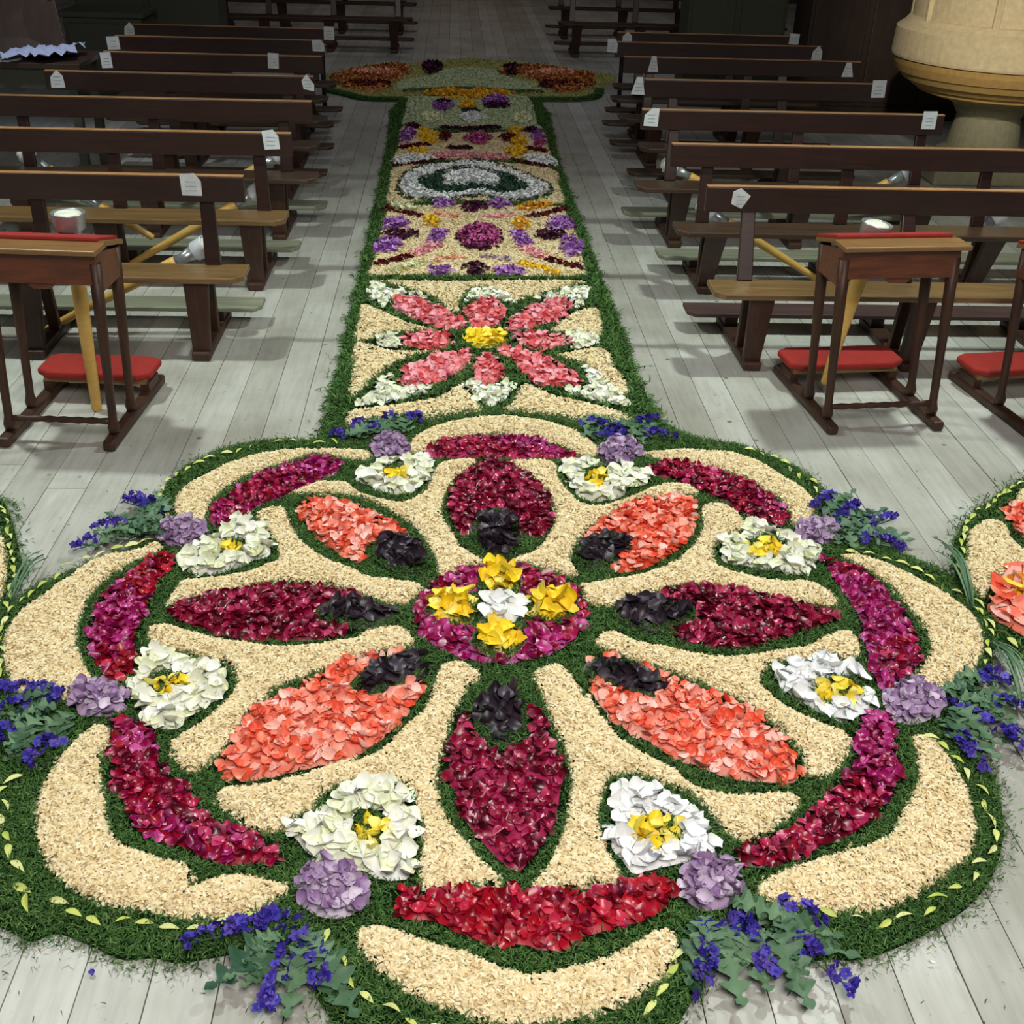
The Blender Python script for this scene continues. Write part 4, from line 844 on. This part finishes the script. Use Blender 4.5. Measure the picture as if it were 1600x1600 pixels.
def spike(parent, c, p, q, tipw=.45):
    """flower spike part: joined florets around a stem"""
    p3 = np.array([*p, .02]); q3 = np.array([*q, .035]); L = np.linalg.norm(q3-p3); n = int(L/.0062)+7
    t = rng.random(n)**.9; P = p3+(q3-p3)*t[:, None]; P[:, 2] += .02*np.sin(math.pi*t)
    rad = .024*(1-tipw*t); a = rng.uniform(-.3, math.pi+.3, n); d = (q3-p3)/L; nn = np.array([-d[1], d[0], 0])
    P = P+nn*(np.cos(a)*rad)[:, None]; P[:, 2] += np.abs(np.sin(a))*rad
    bv, bf, bt = bits_geo(P[:, :2], P[:, 2], T_FL, F_FL, .6, 1.15, .8, .006)
    bv[:, :2] -= c
    me = stuff_mesh('flower_spike', [(bv, bf, bt, 0)], [MT['blue']])
    o = link('flower_spike', me, parent); o['kind'] = 'stuff'
    m = MB().lathe((p[0]-c[0], p[1]-c[1], .02), (q[0]-c[0], q[1]-c[1], .035), [(0, .003), (1, .0018)], 6); m.build('stem', MT['stem'], o)
def bouquet(loc, wd, spikes, leaves, W=.10):
    c = G(*loc); e = empty('delphinium_bouquet', (c[0], c[1], 0), f'spray of blue delphiniums and lobed leaves {wd}', 'flowers', 'blue delphinium bouquets round the rosette')
    for a, b in leaves:
        p, q = G(*a), G(*b); L = np.linalg.norm(q-p); me = lobed_leaf('leaf', MT['leaf'] if random.random() < .65 else MT['leafdark'], L, min(W, L*.55), random.random())
        place('leaf', me, e, p[0]-c[0], p[1]-c[1], random.uniform(.022, .034), math.atan2(q[1]-p[1], q[0]-p[0])-math.pi/2, random.uniform(.0, .04), 0)
    for a, b in leaves:   # smaller side leaves around each large one
        for q in range(3):
            a2 = (a[0]+random.uniform(-14, 14), a[1]+random.uniform(-8, 8)); t = random.uniform(.45, .8)
            b2 = (a[0]+(b[0]-a[0])*t+random.uniform(-26, 26), a[1]+(b[1]-a[1])*t+random.uniform(-16, 16))
            p, qq = G(*a2), G(*b2); L = max(np.linalg.norm(qq-p), .05)
            place('leaf', lobed_leaf('leaf', MT['leaf'], L, min(W*.7, L*.6), random.random()), e, p[0]-c[0], p[1]-c[1], random.uniform(.026, .044), math.atan2(qq[1]-p[1], qq[0]-p[0])-math.pi/2, random.uniform(.02, .12), random.uniform(-.3, .3))
    for a, b in spikes: spike(e, c, G(*a), G(*b))
bouquet((500,1455), 'left of the bottom lobe', [((455,1451),(290,1492)), ((483,1452),(415,1597)), ((492,1482),(502,1570)), ((445,1448),(360,1478))], [((430,1484),(322,1565)), ((470,1500),(448,1610)), ((500,1500),(560,1610)), ((430,1500),(380,1560)), ((480,1480),(500,1560))])
bouquet((1125,1445), 'right of the bottom lobe', [((1104,1455),(1095,1580)), ((1150,1444),(1206,1548)), ((1215,1470),(1332,1566)), ((1210,1430),(1288,1462)), ((1130,1450),(1170,1500))], [((1180,1444),(1341,1512)), ((1205,1470),(1266,1596)), ((1120,1475),(1160,1590)), ((1150,1430),(1240,1470)), ((1160,1470),(1200,1570)), ((1100,1460),(1085,1570))])
bouquet((1465,1110), 'at the right, beside the magenta arc', [((1475,1112),(1600,1192)), ((1480,1150),(1532,1222)), ((1520,1108),(1610,1130)), ((1520,1072),(1575,1080)), ((1560,1160),(1640,1185))], [((1470,1095),(1560,1108)), ((1480,1130),(1560,1205)), ((1500,1110),(1610,1160)), ((1490,1080),(1580,1070)), ((1530,1120),(1600,1100)), ((1470,1140),(1520,1200))])
bouquet((1300,840), 'at the upper right of the rosette', [((1268,810),(1300,785)), ((1300,831),(1340,800)), ((1335,838),(1398,822)), ((1341,852),(1412,872))], [((1300,825),(1385,808)), ((1330,848),(1428,856)), ((1290,815),(1320,790)), ((1310,845),(1400,840)), ((1300,850),(1350,868))], .09)
bouquet((935,690), "right of the runner's near end", [((906,671),(945,678)), ((948,676),(974,692)), ((983,678),(1028,666)), ((1000,689),(1054,698)), ((930,690),(965,698))], [((915,680),(985,672)), ((950,685),(1045,672)), ((980,692),(1050,690)), ((920,688),(960,700))], .10)
bouquet((580,695), "left of the runner's near end", [((548,694),(515,696)), ((580,672),(550,680)), ((590,677),(618,662)), ((636,664),(660,668)), ((570,690),(600,686))], [((590,690),(520,690)), ((600,680),(660,662)), ((570,680),(610,662)), ((600,690),(650,680))], .10)
bouquet((245,835), 'at the upper left of the rosette', [((266,812),(196,797)), ((205,832),(148,842)), ((156,856),(117,873)), ((240,800),(200,790))], [((250,832),(165,812)), ((240,840),(170,850)), ((255,815),(205,790)), ((200,850),(130,865)), ((250,845),(190,842))], .09)
bouquet((110,1125), 'at the left frame edge', [((100,1097),(-10,1095)), ((60,1118),(-10,1135)), ((40,1155),(-10,1175)), ((95,1168),(46,1212)), ((110,1105),(60,1110))], [((90,1110),(-10,1110)), ((80,1130),(-10,1155)), ((60,1150),(10,1205)), ((100,1140),(40,1180)), ((70,1120),(0,1130))], .10)

# thin grass fans
GR = [leaf_blade('blade', MT['leaf'], L, .008, 6) for L in (.28, .34, .40)]
def grass_fan(px, tips, label):
    c = G(*px); e = empty('grass_fan', (c[0], c[1], 0), label, 'grass')
    for t in tips:
        for k in range(4):
            q = G(*t)+rng.normal(0, .02, 2); L = np.linalg.norm(q-c)
            place('blade', GR[1], e, random.gauss(0, .01), random.gauss(0, .01), .02+.004*k, math.atan2(q[1]-c[1], q[0]-c[0])-math.pi/2, .05, 0, L/.34)
grass_fan((1518,960), [(1470,868), (1478,875), (1490,890)], 'thin grey-green grass fan between the big and the small right rosette, far one')
grass_fan((1545,1015), [(1600,1100), (1585,1120), (1610,1070), (1575,1090)], 'thin grey-green grass fan under the small right rosette')
grass_fan((20,950), [(72,882), (60,890), (50,905)], 'thin grey-green grass fan at the left frame edge')

# stray leaf crumbs on the boards
cr = []
for _ in range(650):
    x, y = random.uniform(0, 1600), random.uniform(420, 1600); cr.append(G(x, y))
cr = np.array(cr); m_ = ~inside(cr, OUT) & ~inside(cr, RUN) & ~inside(cr, SR) & ~inside(cr, SL); cr = cr[m_]
bv, bf, bt = bits_geo(cr, np.full(len(cr), .002), T_MOSS, F_MOSS, .4, .9, .2, .001)
tag(link('leaf_crumbs', stuff_mesh('leaf_crumbs', [(bv, bf, bt, 0)], [MT['leafdark']])), 'tiny dark leaf crumbs scattered over the bare floorboards', 'crumbs', None, 'stuff')
pb = G(144, 1522); o = place('fallen_petal', petals('blue', .02, .016)[0], None, pb[0], pb[1], .006, .5); tag(o, 'single blue petal fallen on the boards at the lower left', 'petal')
pw_ = G(1455, 1506); o = place('fallen_petal', petals('purewhite', .016, .008)[0], None, pw_[0], pw_[1], .006, 1.2); tag(o, 'tiny white petal fallen on the boards at the lower right', 'petal')

# ---------------------------------------------------------------- pews
RAILZ, SEATZ, KNZ = .85, .42, .12
def pew(side, row, xa, xb, yr, tip, sf, kn, label, tr, seat_mat='seat', kn_mat='kneel_grey', xs=None):
    """xa aisle end of rail, xb outer end; yr rail, tip front of runner foot, sf seat front, kn kneeler front"""
    s = 1 if xb > xa else -1
    e = empty('church_pew', ((xa+xb)/2, yr, 0), label, 'pew', 'wooden pews in rows beside the carpet'); ox, oy = (xa+xb)/2, yr
    def X(a, b): return (min(a, b)-ox, max(a, b)-ox)
    x0, x1 = X(xa, xb); MB().box(x0, x1, -.012, .022, RAILZ-.125, RAILZ-.004).build('back_rail', MT['rail'], e, .005); MB().box(x0, x1, -.011, .021, RAILZ-.005, RAILZ+.003).build('lit_top_edge', MT['edge'], e, .003)  # thin top strip has the lamp-lit look of the rail painted in
    sxa = (xs if xs is not None else xa+.06*s); x0, x1 = X(sxa, xb)
    sd = .23; c = .05; f = sf-oy
    MB().prism([(x0, f+c, SEATZ-.03), (x0+c, f, SEATZ-.03), (x1-c, f, SEATZ-.03), (x1, f+c, SEATZ-.03), (x1, f+sd, SEATZ-.03), (x0, f+sd, SEATZ-.03)], (0, 0, .03)).build('seat', MT[seat_mat], e, .006)
    kf = kn-oy; x0, x1 = X(sxa, xb)
    MB().prism([(x0, kf+.05, KNZ-.025), (x0+.04, kf, KNZ-.025), (x1-.04, kf, KNZ-.025), (x1, kf+.05, KNZ-.025), (x1, kf+.18, KNZ-.025), (x0, kf+.18, KNZ-.025)], (0, 0, .025)).build('kneeler', MT[kn_mat], e, .006)
    for xt in tr:
        x = xt-ox; ty = tip-oy
        t = MB().box(x-.045, x+.045, ty, kf+.20, 0, .045).build('runner_foot', MT['leg'], e, .01)
        MB().bar((x, f+.06, SEATZ-.03), (x, ty+.05, .04), .12, .035, .085, .04).build('front_leg', MT['leg'], e, .005)
        MB().bar((x-.03*s, f+sd-.03, SEATZ-.03), (x-.01*s, min(f+sd+.08, kf-.03), .04), .055, .04).build('rear_leg', MT['leg'], e, .005)
        MB().bar((x-.06*s, f+sd-.015, SEATZ-.002), (x-.05*s, .005+.03, RAILZ-.06), .075, .03, .065, .03).build('back_post', MT['rail'], e, .005)
        MB().box(x-.035, x+.035, kf+.03, kf+.15, .045, KNZ-.025).build('kneeler_block', MT['leg'], e)
    return e
ORD = ['front', 'second', 'third', 'fourth', 'fifth', 'sixth', 'seventh']
def gx(x, y, z): return G(x, y, z)
RR = [(1105,290), (1050,224), (1003,170), (1008,123), (975,88), (962,65), (965,50)]
for k, (x, y) in enumerate(RR):
    p = gx(x, y, RAILZ); xa = p[0]; yr = p[1]; xb = [3.75, 3.7, 3.12, 3.12, 3.26, 3.18, 3.12][k]
    if k == 0: tip, sf, kn = 5.30, 5.23, 5.80
    elif k == 1: tip, sf, kn = 6.46, 6.27, 6.80
    else: tip, sf, kn = yr-.12, yr-.26, yr+.27
    tr = [xa+.27+.80*j for j in range(4) if xa+.27+.80*j < xb-.05]
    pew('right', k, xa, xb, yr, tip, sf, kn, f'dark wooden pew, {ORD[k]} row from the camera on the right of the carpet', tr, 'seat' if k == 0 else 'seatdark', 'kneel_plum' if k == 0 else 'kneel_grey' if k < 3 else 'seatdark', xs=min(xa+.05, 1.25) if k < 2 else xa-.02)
LR = [(380,275), (455,208), (487,158), (490,119), (503,88), (505,63), (520,45)]
LXB = [-3.0, -3.0, -2.95, -2.78, -2.62, -2.75, -2.80]
for k, (x, y) in enumerate(LR):
    p = gx(x, y, RAILZ); xa = p[0]; yr = p[1]
    if k == 0: tip, sf, kn = 5.36, 5.37, 5.80
    elif k == 1: tip, sf, kn = 6.42, 6.37, 6.85
    else: tip, sf, kn = yr-.14, yr-.22, yr+.27
    tr = [xa-.24-.80*j for j in range(3) if xa-.24-.80*j > LXB[k]+.02]
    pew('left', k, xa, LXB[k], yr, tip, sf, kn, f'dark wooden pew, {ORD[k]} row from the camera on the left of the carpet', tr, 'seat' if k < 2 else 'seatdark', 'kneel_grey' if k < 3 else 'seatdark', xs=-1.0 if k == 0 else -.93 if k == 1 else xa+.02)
for side, xa, xb in (('right', 1.25, 4.2), ('left', -.45, -3.6)):
    for j, yr in enumerate((15.7, 17.4)):
        tr = [xa+(.3+.8*q)*(1 if xb > xa else -1) for q in range(4)]
        pew(side, 8+j, xa, xb, yr, yr-.12, yr-.26, yr+.27, f'distant dark pew beyond the far medallion, {"nearer" if j == 0 else "farther"} one on the {side}', tr, 'leg', 'leg')

# white paper notices hanging on the rails
def notice(px, sz, shape, label, rot=0.0):
    yr = px[2]; P = None
    # find the point on the rail's front face y = yr-.016
    d = _F + CR*(px[0]-800)/F_PX - CU*(px[1]-800)/F_PX; t = (yr-.018)/d[1]; x, z = d[0]*t, CAM_H+d[2]*t
    w_, h_ = sz
    S = {'rect': [(-.5,-.5),(.5,-.5),(.5,.5),(-.5,.5)], 'house': [(-.5,-.5),(.5,-.5),(.45,.15),(.05,.5),(-.45,.1)], 'cut': [(-.45,-.5),(.5,-.5),(.5,.15),(.2,.5),(-.5,.45)], 'trap': [(-.5,-.5),(.5,-.5),(.22,.5),(-.2,.5)],
         'pent': [(-.5,-.3),(.1,-.5),(.5,.15),(-.1,.5),(-.5,.3)], 'slant': [(-.5,-.5),(.5,-.5),(.5,.5),(0,.5),(-.5,.1)], 'point': [(-.35,-.4),(.5,-.5),(.5,-.1),(-.1,.5),(-.5,.1)]}[shape]
    pts = []
    for a, b in S:
        u, v = a*w_, b*h_; pts.append((u*math.cos(rot)-v*math.sin(rot), -.001, u*math.sin(rot)+v*math.cos(rot)))
    o = MB().prism(pts, (0, -.002, 0)).build('paper_notice', MT['paper']); o.location = (x, yr-.018, z)
    m = MB()
    for q in range(3): m.box(-w_*.26, w_*.26, -.0042, -.0032, -h_*(.28-.2*q)-h_*.02, -h_*(.28-.2*q)+h_*.02)
    m.build('printed_lines', MT['ink'], o); tag(o, label, 'paper', 'white paper notices on the pew rails'); return o
RY = [gx(x, y, RAILZ)[1]-.0 for x, y in RR]; LY = [gx(x, y, RAILZ)[1] for x, y in LR]
for (x, y, w_, h_, sh, k, side, wd) in [
 (298,288,.098,.105,'cut',0,'left','near its aisle end'), (423,218,.088,.105,'cut',1,'left','near its aisle end'), (481,129,.085,.11,'point',3,'left','at its aisle end'), (89,123,.095,.115,'house',3,'left','at its outer end'),
 (427,95,.08,.11,'rect',4,'left','near its aisle end'), (166,94,.08,.11,'rect',4,'left','at its outer end'), (497,71,.10,.09,'cut',5,'left','at its aisle end'), (177,67,.10,.10,'rect',5,'left','at its outer end'),
 (514,52,.09,.11,'rect',6,'left','at its aisle end'), (202,45,.09,.11,'house',6,'left','at its outer end'),
 (1158,310,.088,.098,'pent',0,'right','near its aisle end'), (1018,183,.09,.11,'slant',2,'right','at its aisle end'), (1452,188,.09,.11,'rect',2,'right','at its outer end'),
 (998,134,.10,.12,'trap',3,'right','at its aisle end'), (1373,139,.10,.12,'rect',3,'right','at its outer end'), (1021,100,.085,.12,'trap',4,'right','near its aisle end'), (1325,109,.095,.11,'trap',4,'right','at its outer end'),
 (957,71,.09,.11,'cut',5,'right','at its aisle end'), (1277,83,.09,.12,'house',5,'right','at its outer end'), (980,58,.09,.09,'house',6,'right','at its aisle end'), (1241,61,.09,.09,'rect',6,'right','at its outer end')]:
    yy = (LY if side == 'left' else RY)[k]
    notice((x, y, yy), (w_, h_), sh, f'white paper notice on the {ORD[k]} pew on the {side}, {wd}', random.uniform(-.06, .06))
for (xx, yy, wd) in ((-.85, 17.4, 'farther left distant pew'), (1.55, 17.4, 'farther right distant pew'), (-2.3, 15.7, 'nearer left distant pew'), (2.4, 15.7, 'nearer right distant pew')):
    m = MB().box(-.05, .05, -.001, .001, -.06, .06).build('paper_notice', MT['paper']); m.location = (xx, yy-.014, .78)
    tag(m, f'small pale paper on the rail of the {wd}', 'paper')
for (x, y) in ((508, 172), (966, 172)):
    c = G(x, y); e = empty('barrier_post', (c[0], c[1], 0), f'slim black post standing beside the {"left" if x < 700 else "right"} tip of the far medallion', 'post')
    MB().lathe((0, 0, 0), (0, 0, .03), [(0, .11), (.6, .11), (1, .04)], 16).build('base', MT['blackpaint'], e)
    MB().lathe((0, 0, .03), (0, 0, .60), [(0, .022), (1, .022)], 10).build('shaft', MT['blackpaint'], e)

# ---------------------------------------------------------------- processional candle torches
def torch(head, foot, label, r0=.030, r1=.018, cup=.05, group='wooden candle torches', jar=False):
    h, f = Vector(head), Vector(foot); d = (h-f); L = d.length; d.normalize()
    e = empty('candle_torch', tuple(f), label, 'torch', group)
    Hh = h-f
    a = d*(L-.20)
    MB().lathe((0, 0, 0), tuple(a), [(0, r1*.8), (.02, r1), (.5, (r0+r1)/2), (.97, r0), (1, r0*.9)], 12).build('handle', MT['pole'], e)
    m = MB().lathe(tuple(a), tuple(a+d*.10), [(0, r0*.92), (.3, r0*.8), (1, cup*.78)], 16).build('socket', MT['metal'], e)
    q = a+d*.10
    MB().lathe(tuple(q), tuple(q+d*.075), [(0, cup*.8), (.15, cup), (.9, cup*1.06), (1, cup*1.1), (.985, cup*.98), (.5, cup*.9)], 20, cap=False).build('tin_cup' if jar else 'glass_cup', MT['metal'] if jar else MT['milk'], e)
    MB().lathe(tuple(q+d*.02), tuple(q+d*(.077 if jar else .105)), [(0, cup*.86), (.6, cup*.86), (.92, cup*.82 if jar else cup*.7), (1, cup*.6)], 16).build('candle', MT['wax'], e)
    return e
def at(x, y, Y):   # point on the pixel ray in the plane y = Y
    d = _F + CR*(x-800)/F_PX - CU*(y-800)/F_PX; t = Y/d[1]; return (d[0]*t, Y, CAM_H+d[2]*t)
tor = [((329,380),(75,530),5.71,'white-headed torch leaning behind the seat of the front left pew'), ((415,292),(190,428),6.70,'white-headed torch leaning behind the seat of the second left pew, aisle end'), ((450,236),(330,300),7.66,'torch leaning behind the third left pew, aisle end'),
 ((30,236),(120,290),7.66,'torch leaning behind the third left pew, outer end'), ((105,290),(240,372),6.70,'torch leaning behind the second left pew, outer end'),
 ((1092,320),(1280,438),6.64,'white-headed torch leaning behind the seat of the second right pew, aisle end'), ((1036,254),(1180,330),7.66,'white-headed torch leaning behind the third right pew, aisle end'),
 ((1432,262),(1300,330),7.66,'torch leaning behind the third right pew, outer end'), ((1574,328),(1460,400),6.64,'torch leaning behind the second right pew, outer end')]
for h, f, Y, lb in tor:
    hp, fp = Vector(at(*h, Y)), Vector(at(*f, Y)); d = hp-fp
    if fp.z < .025: fp.z = .025
    torch(hp, fp, lb)

# ---------------------------------------------------------------- kneeling desks
def LB(dx):
    m = MB(); b0, p0 = m.box, m.prism
    m.box = lambda x0, x1, *r: b0(x0+dx, x1+dx, *r)
    m.prism = lambda pts, v: p0([(p[0]+dx, p[1], p[2]) for p in pts], v)
    return m
def kneeling_desk(x0, x1, y0, y1, label, H=.86, rz=0, lean=0):
    """front legs at y0 (towards camera), rear legs y1, pad behind"""
    cx = (x0+x1)/2; e = empty('kneeling_desk', (cx, y0, 0), label, 'kneeling desk', 'kneeling desks with red padded kneelers', rz); W = x1-x0; h = W/2; D = y1-y0
    top = H-.03
    for s in (-1, 1):
        for yy in (0, D):
            prof = [(0, .021), (.10, .026), (.14, .019), (.3, .017), (.6, .022), (.78, .025), (.82, .026)]
            MB().lathe((s*(h-.03), yy, .05), (s*(h-.035)+lean, yy, top-.05), [(0, .022), (.03, .026), (.08, .018), (.35, .019), (.7, .024), (1, .026)], 10).build('leg', MT['leg'], e)
        MB().box(s*(h-.03)-.026, s*(h-.03)+.026, -.09, D+.42, 0, .045).build('runner_foot', MT['leg'], e, .012)
        LB(lean).prism([(s*(h-.03)-.011, -.01, top-.17), (s*(h-.03)-.011, D+.02, top-.17), (s*(h-.03)-.011, D+.02, top-.06), (s*(h-.03)-.011, -.01, top-.005)], (.022, 0, 0)).build('side_panel', MT['desk'], e)
    LB(lean).box(-h+.02, h-.02, -.022, .0, top-.135, top-.005).prism([(-h*.22, -.022, top-.135), (h*.22, -.022, top-.135), (h*.14, -.022, top-.155), (-h*.14, -.022, top-.155)], (0, .022, 0)).build('front_apron', MT['desk'], e, .004)
    LB(lean).box(-h+.02, h-.02, D, D+.02, top-.165, top-.07).build('rear_apron', MT['desk'], e)
    LB(lean).box(-h-.0, h+.0, -.07, .06, top-.005, top+.016).build('front_ledge', MT['desktop'], e, .006)
    LB(lean).prism([(-h+.01, .06, top-.002), (-h+.01, .06, top+.02), (-h+.01, D+.05, top-.035), (-h+.01, D+.05, top-.055)], (W-.02, 0, 0)).build('slanted_top', MT['desktop'], e, .004)
    LB(lean).prism([(-h+.01, .055, top+.018), (-h+.01, .06, top+.034), (-h+.01, D+.045, top-.02), (-h+.01, D+.045, top-.035)], (W-.04, 0, 0)).build('red_cover', MT['cloth'], e, .005)
    MB().lathe((-h+.04, -.0, .10), (h-.04, -.0, .10), [(0, .012)]+[((i+.5)/14, .012+.004*(i % 2)) for i in range(14)]+[(1, .012)], 8).build('front_stretcher', MT['leg'], e)
    MB().prism([(-h-.01, D+.20, .11), (-h+.05, D+.16, .11), (h-.05, D+.16, .11), (h+.01, D+.20, .11), (h+.01, D+.36, .11), (h-.04, D+.39, .11), (-h+.04, D+.39, .11), (-h-.01, D+.36, .11)], (0, 0, .036)).build('red_kneeler_pad', MT['cloth'], e, .014, 3)
    MB().box(-h+.02, h-.02, D+.19, D+.36, .085, .112).build('pad_board', MT['desktop'], e)
    for s in (-1, 1): MB().box(s*(h-.03)-.02, s*(h-.03)+.02, D+.20, D+.34, .045, .086).build('pad_block', MT['leg'], e)
    return e
kneeling_desk(1.65, 2.21, 4.68, 4.90, 'red-brown kneeling desk right of the carpet, fully in view', rz=.10, lean=-.05)
kneeling_desk(-1.89, -1.39, 4.47, 4.70, 'red-brown kneeling desk left of the carpet, cut by the left frame edge', rz=-.07, lean=.03)
kneeling_desk(2.55, 3.11, 4.60, 4.86, 'kneeling desk at the right frame edge, only pad and legs showing', rz=.14, lean=-.06)
torch(at(1374, 340, 4.95), at(1288, 600, 4.98), 'candle torch standing in the right kneeling desk, jar above the red top', .036, .02, .064, None, True)
torch(at(104, 322, 4.78), at(152, 642, 4.78), 'candle torch standing in the left kneeling desk, jar above the red top', .034, .022, .064, None, True)

# ---------------------------------------------------------------- stone pulpit
px_, py_ = 4.36, 9.6
pe = empty('stone_pulpit', (px_, py_, 0), 'pale yellow stone drum with moulded underside on a narrow pedestal, upper right', 'pulpit')
def lathe_z(name, prof, mat, parent, n=40):
    m = MB().lathe((0, 0, 0), (0, 0, 1), [(z, r) for z, r in prof], n); m.sm = [False]*len(m.sm); m.build(name, MT[mat], parent)
MB().box(-.52, .52, -.42, .42, 0, .14).build('plinth', MT['stone3'], pe, .02)
lathe_z('pedestal', [(.14, .36), (.20, .36), (.24, .29), (.48, .25), (.56, .30), (.64, .42)], 'stone3', pe)
lathe_z('moulded_underside', [(.63, .50), (.655, .56), (.66, .60), (.69, .61), (.695, .65), (.74, .70), (.745, .735), (.79, .765), (.80, .79), (.86, .82), (.90, .83), (.905, .815)], 'stone2', pe, 72)
lathe_z('base_band', [(.91, .815), (.912, .845), (.93, .85), (1.12, .842), (1.135, .825), (1.16, .79), (1.20, .755), (1.205, .74)], 'stone', pe, 72)
lathe_z('drum', [(1.19, .735), (2.1, .735), (2.12, .82), (2.2, .84), (2.22, .8)], 'stone', pe, 72)
for q in range(8):
    a = math.radians(q*45+14)
    MB().bar((math.cos(a)*.735, math.sin(a)*.735, 1.18), (math.cos(a)*.735, math.sin(a)*.735, 2.1), .055, .04).build('rib', MT['stone'], pe, .012)

# ---------------------------------------------------------------- dark furniture behind the pews
def cupboard(x0, x1, y0, y1, H, label, mat, n, cat='cupboard'):
    e = empty('wooden_cupboard', ((x0+x1)/2, y0, 0), label, cat); h = (x1-x0)/2; D = y1-y0
    MB().box(-h, h, .02, D, 0, H).build('body', MT[mat], e, .01)
    MB().box(-h-.03, h+.03, -.02, D, H, H+.05).build('cornice', MT[mat], e, .01)
    MB().box(-h-.02, h+.02, -.01, D, 0, .12).build('base_board', MT[mat], e, .01)
    w_ = 2*h/n
    for i in range(n): MB().box(-h+i*w_+.03, -h+(i+1)*w_-.03, 0, .03, .16, H-.05).build('door', MT[mat], e, .008)
    return e
cupboard(-3.75, -2.35, 12.6, 13.1, 1.9, 'dark olive panelled cupboard behind the left pews', 'olive', 2)
cupboard(-3.62, -2.9, 11.7, 12.3, .80, 'low olive chest at the outer end of the farthest left pews', 'olive', 1, 'chest')
cupboard(2.35, 3.35, 12.4, 12.9, 2.0, 'dark olive panelled cupboard behind the right pews', 'olive', 2)
cupboard(3.45, 5.2, 11.9, 12.5, 2.1, 'dark brown panelled cupboard behind the pulpit', 'brownpanel', 3)

# side table with leaning board and crumpled cloth at the left
te = empty('side_table', (-3.2, 9.1, 0), 'low dark table at the left wall side with cloth and papers on it', 'table')
MB().box(-.55, .55, -.30, .34, .80, .84).build('table_top', MT['brownpanel'], te, .006)
MB().box(-.50, .50, -.26, .30, .66, .80).build('apron', MT['olive'], te)
for sx in (-.47, .47):
    for sy in (-.23, .27): MB().box(sx-.03, sx+.03, sy-.03, sy+.03, 0, .66).build('leg', MT['olive'], te)
bo = empty('leaning_board', (-3.12, 9.15, .842), 'brown wooden board leaning on the side table at the left', 'board')
MB().prism([(-.48, -.02, 0), (.30, -.02, 0), (.20, .16, .44), (-.48, .16, .30)], (0, .02, 0)).build('panel', MT['brownpanel'], bo, .004)
MB().prism([(.17, .13, .36), (.20, .135, .36), (.19, .16, .43), (.15, .16, .42)], (0, -.012, .004)).build('paper_corner', MT['paper'], bo)
V = []; Fc = []; n = 14
for i in range(n+1):
    for j in range(7):
        u, v = i/n, j/6
        V.append((u*.46-.20+.02*math.sin(j*2), (v-.5)*.42+.25*u-.1*(1+.3*math.sin(i*.9))+.04*math.sin(u*6), .012+.07*abs(math.sin(i*1.3+j*.9))*(1-.4*abs(v-.5)*2)+.02*u))
for i in range(n):
    for j in range(6): a = i*7+j; Fc.append((a, a+1, a+8, a+7))
co = link('crumpled_cloth', mesh_np('crumpled_cloth', V, Fc, MT['bluecloth'], True)); co.location = (-2.98, 8.98, .845)
tag(co, 'crumpled white-blue cloth lying on the side table at the left', 'cloth')
po = MB().prism([(-.12, -.06, 0), (.08, -.08, 0), (.13, .05, 0), (-.08, .08, 0)], (0, 0, .012)).build('paper_stack', MT['paper']); po.location = (-3.22, 8.88, .842)
tag(po, 'small cream paper stack at the left edge of the side table', 'paper')
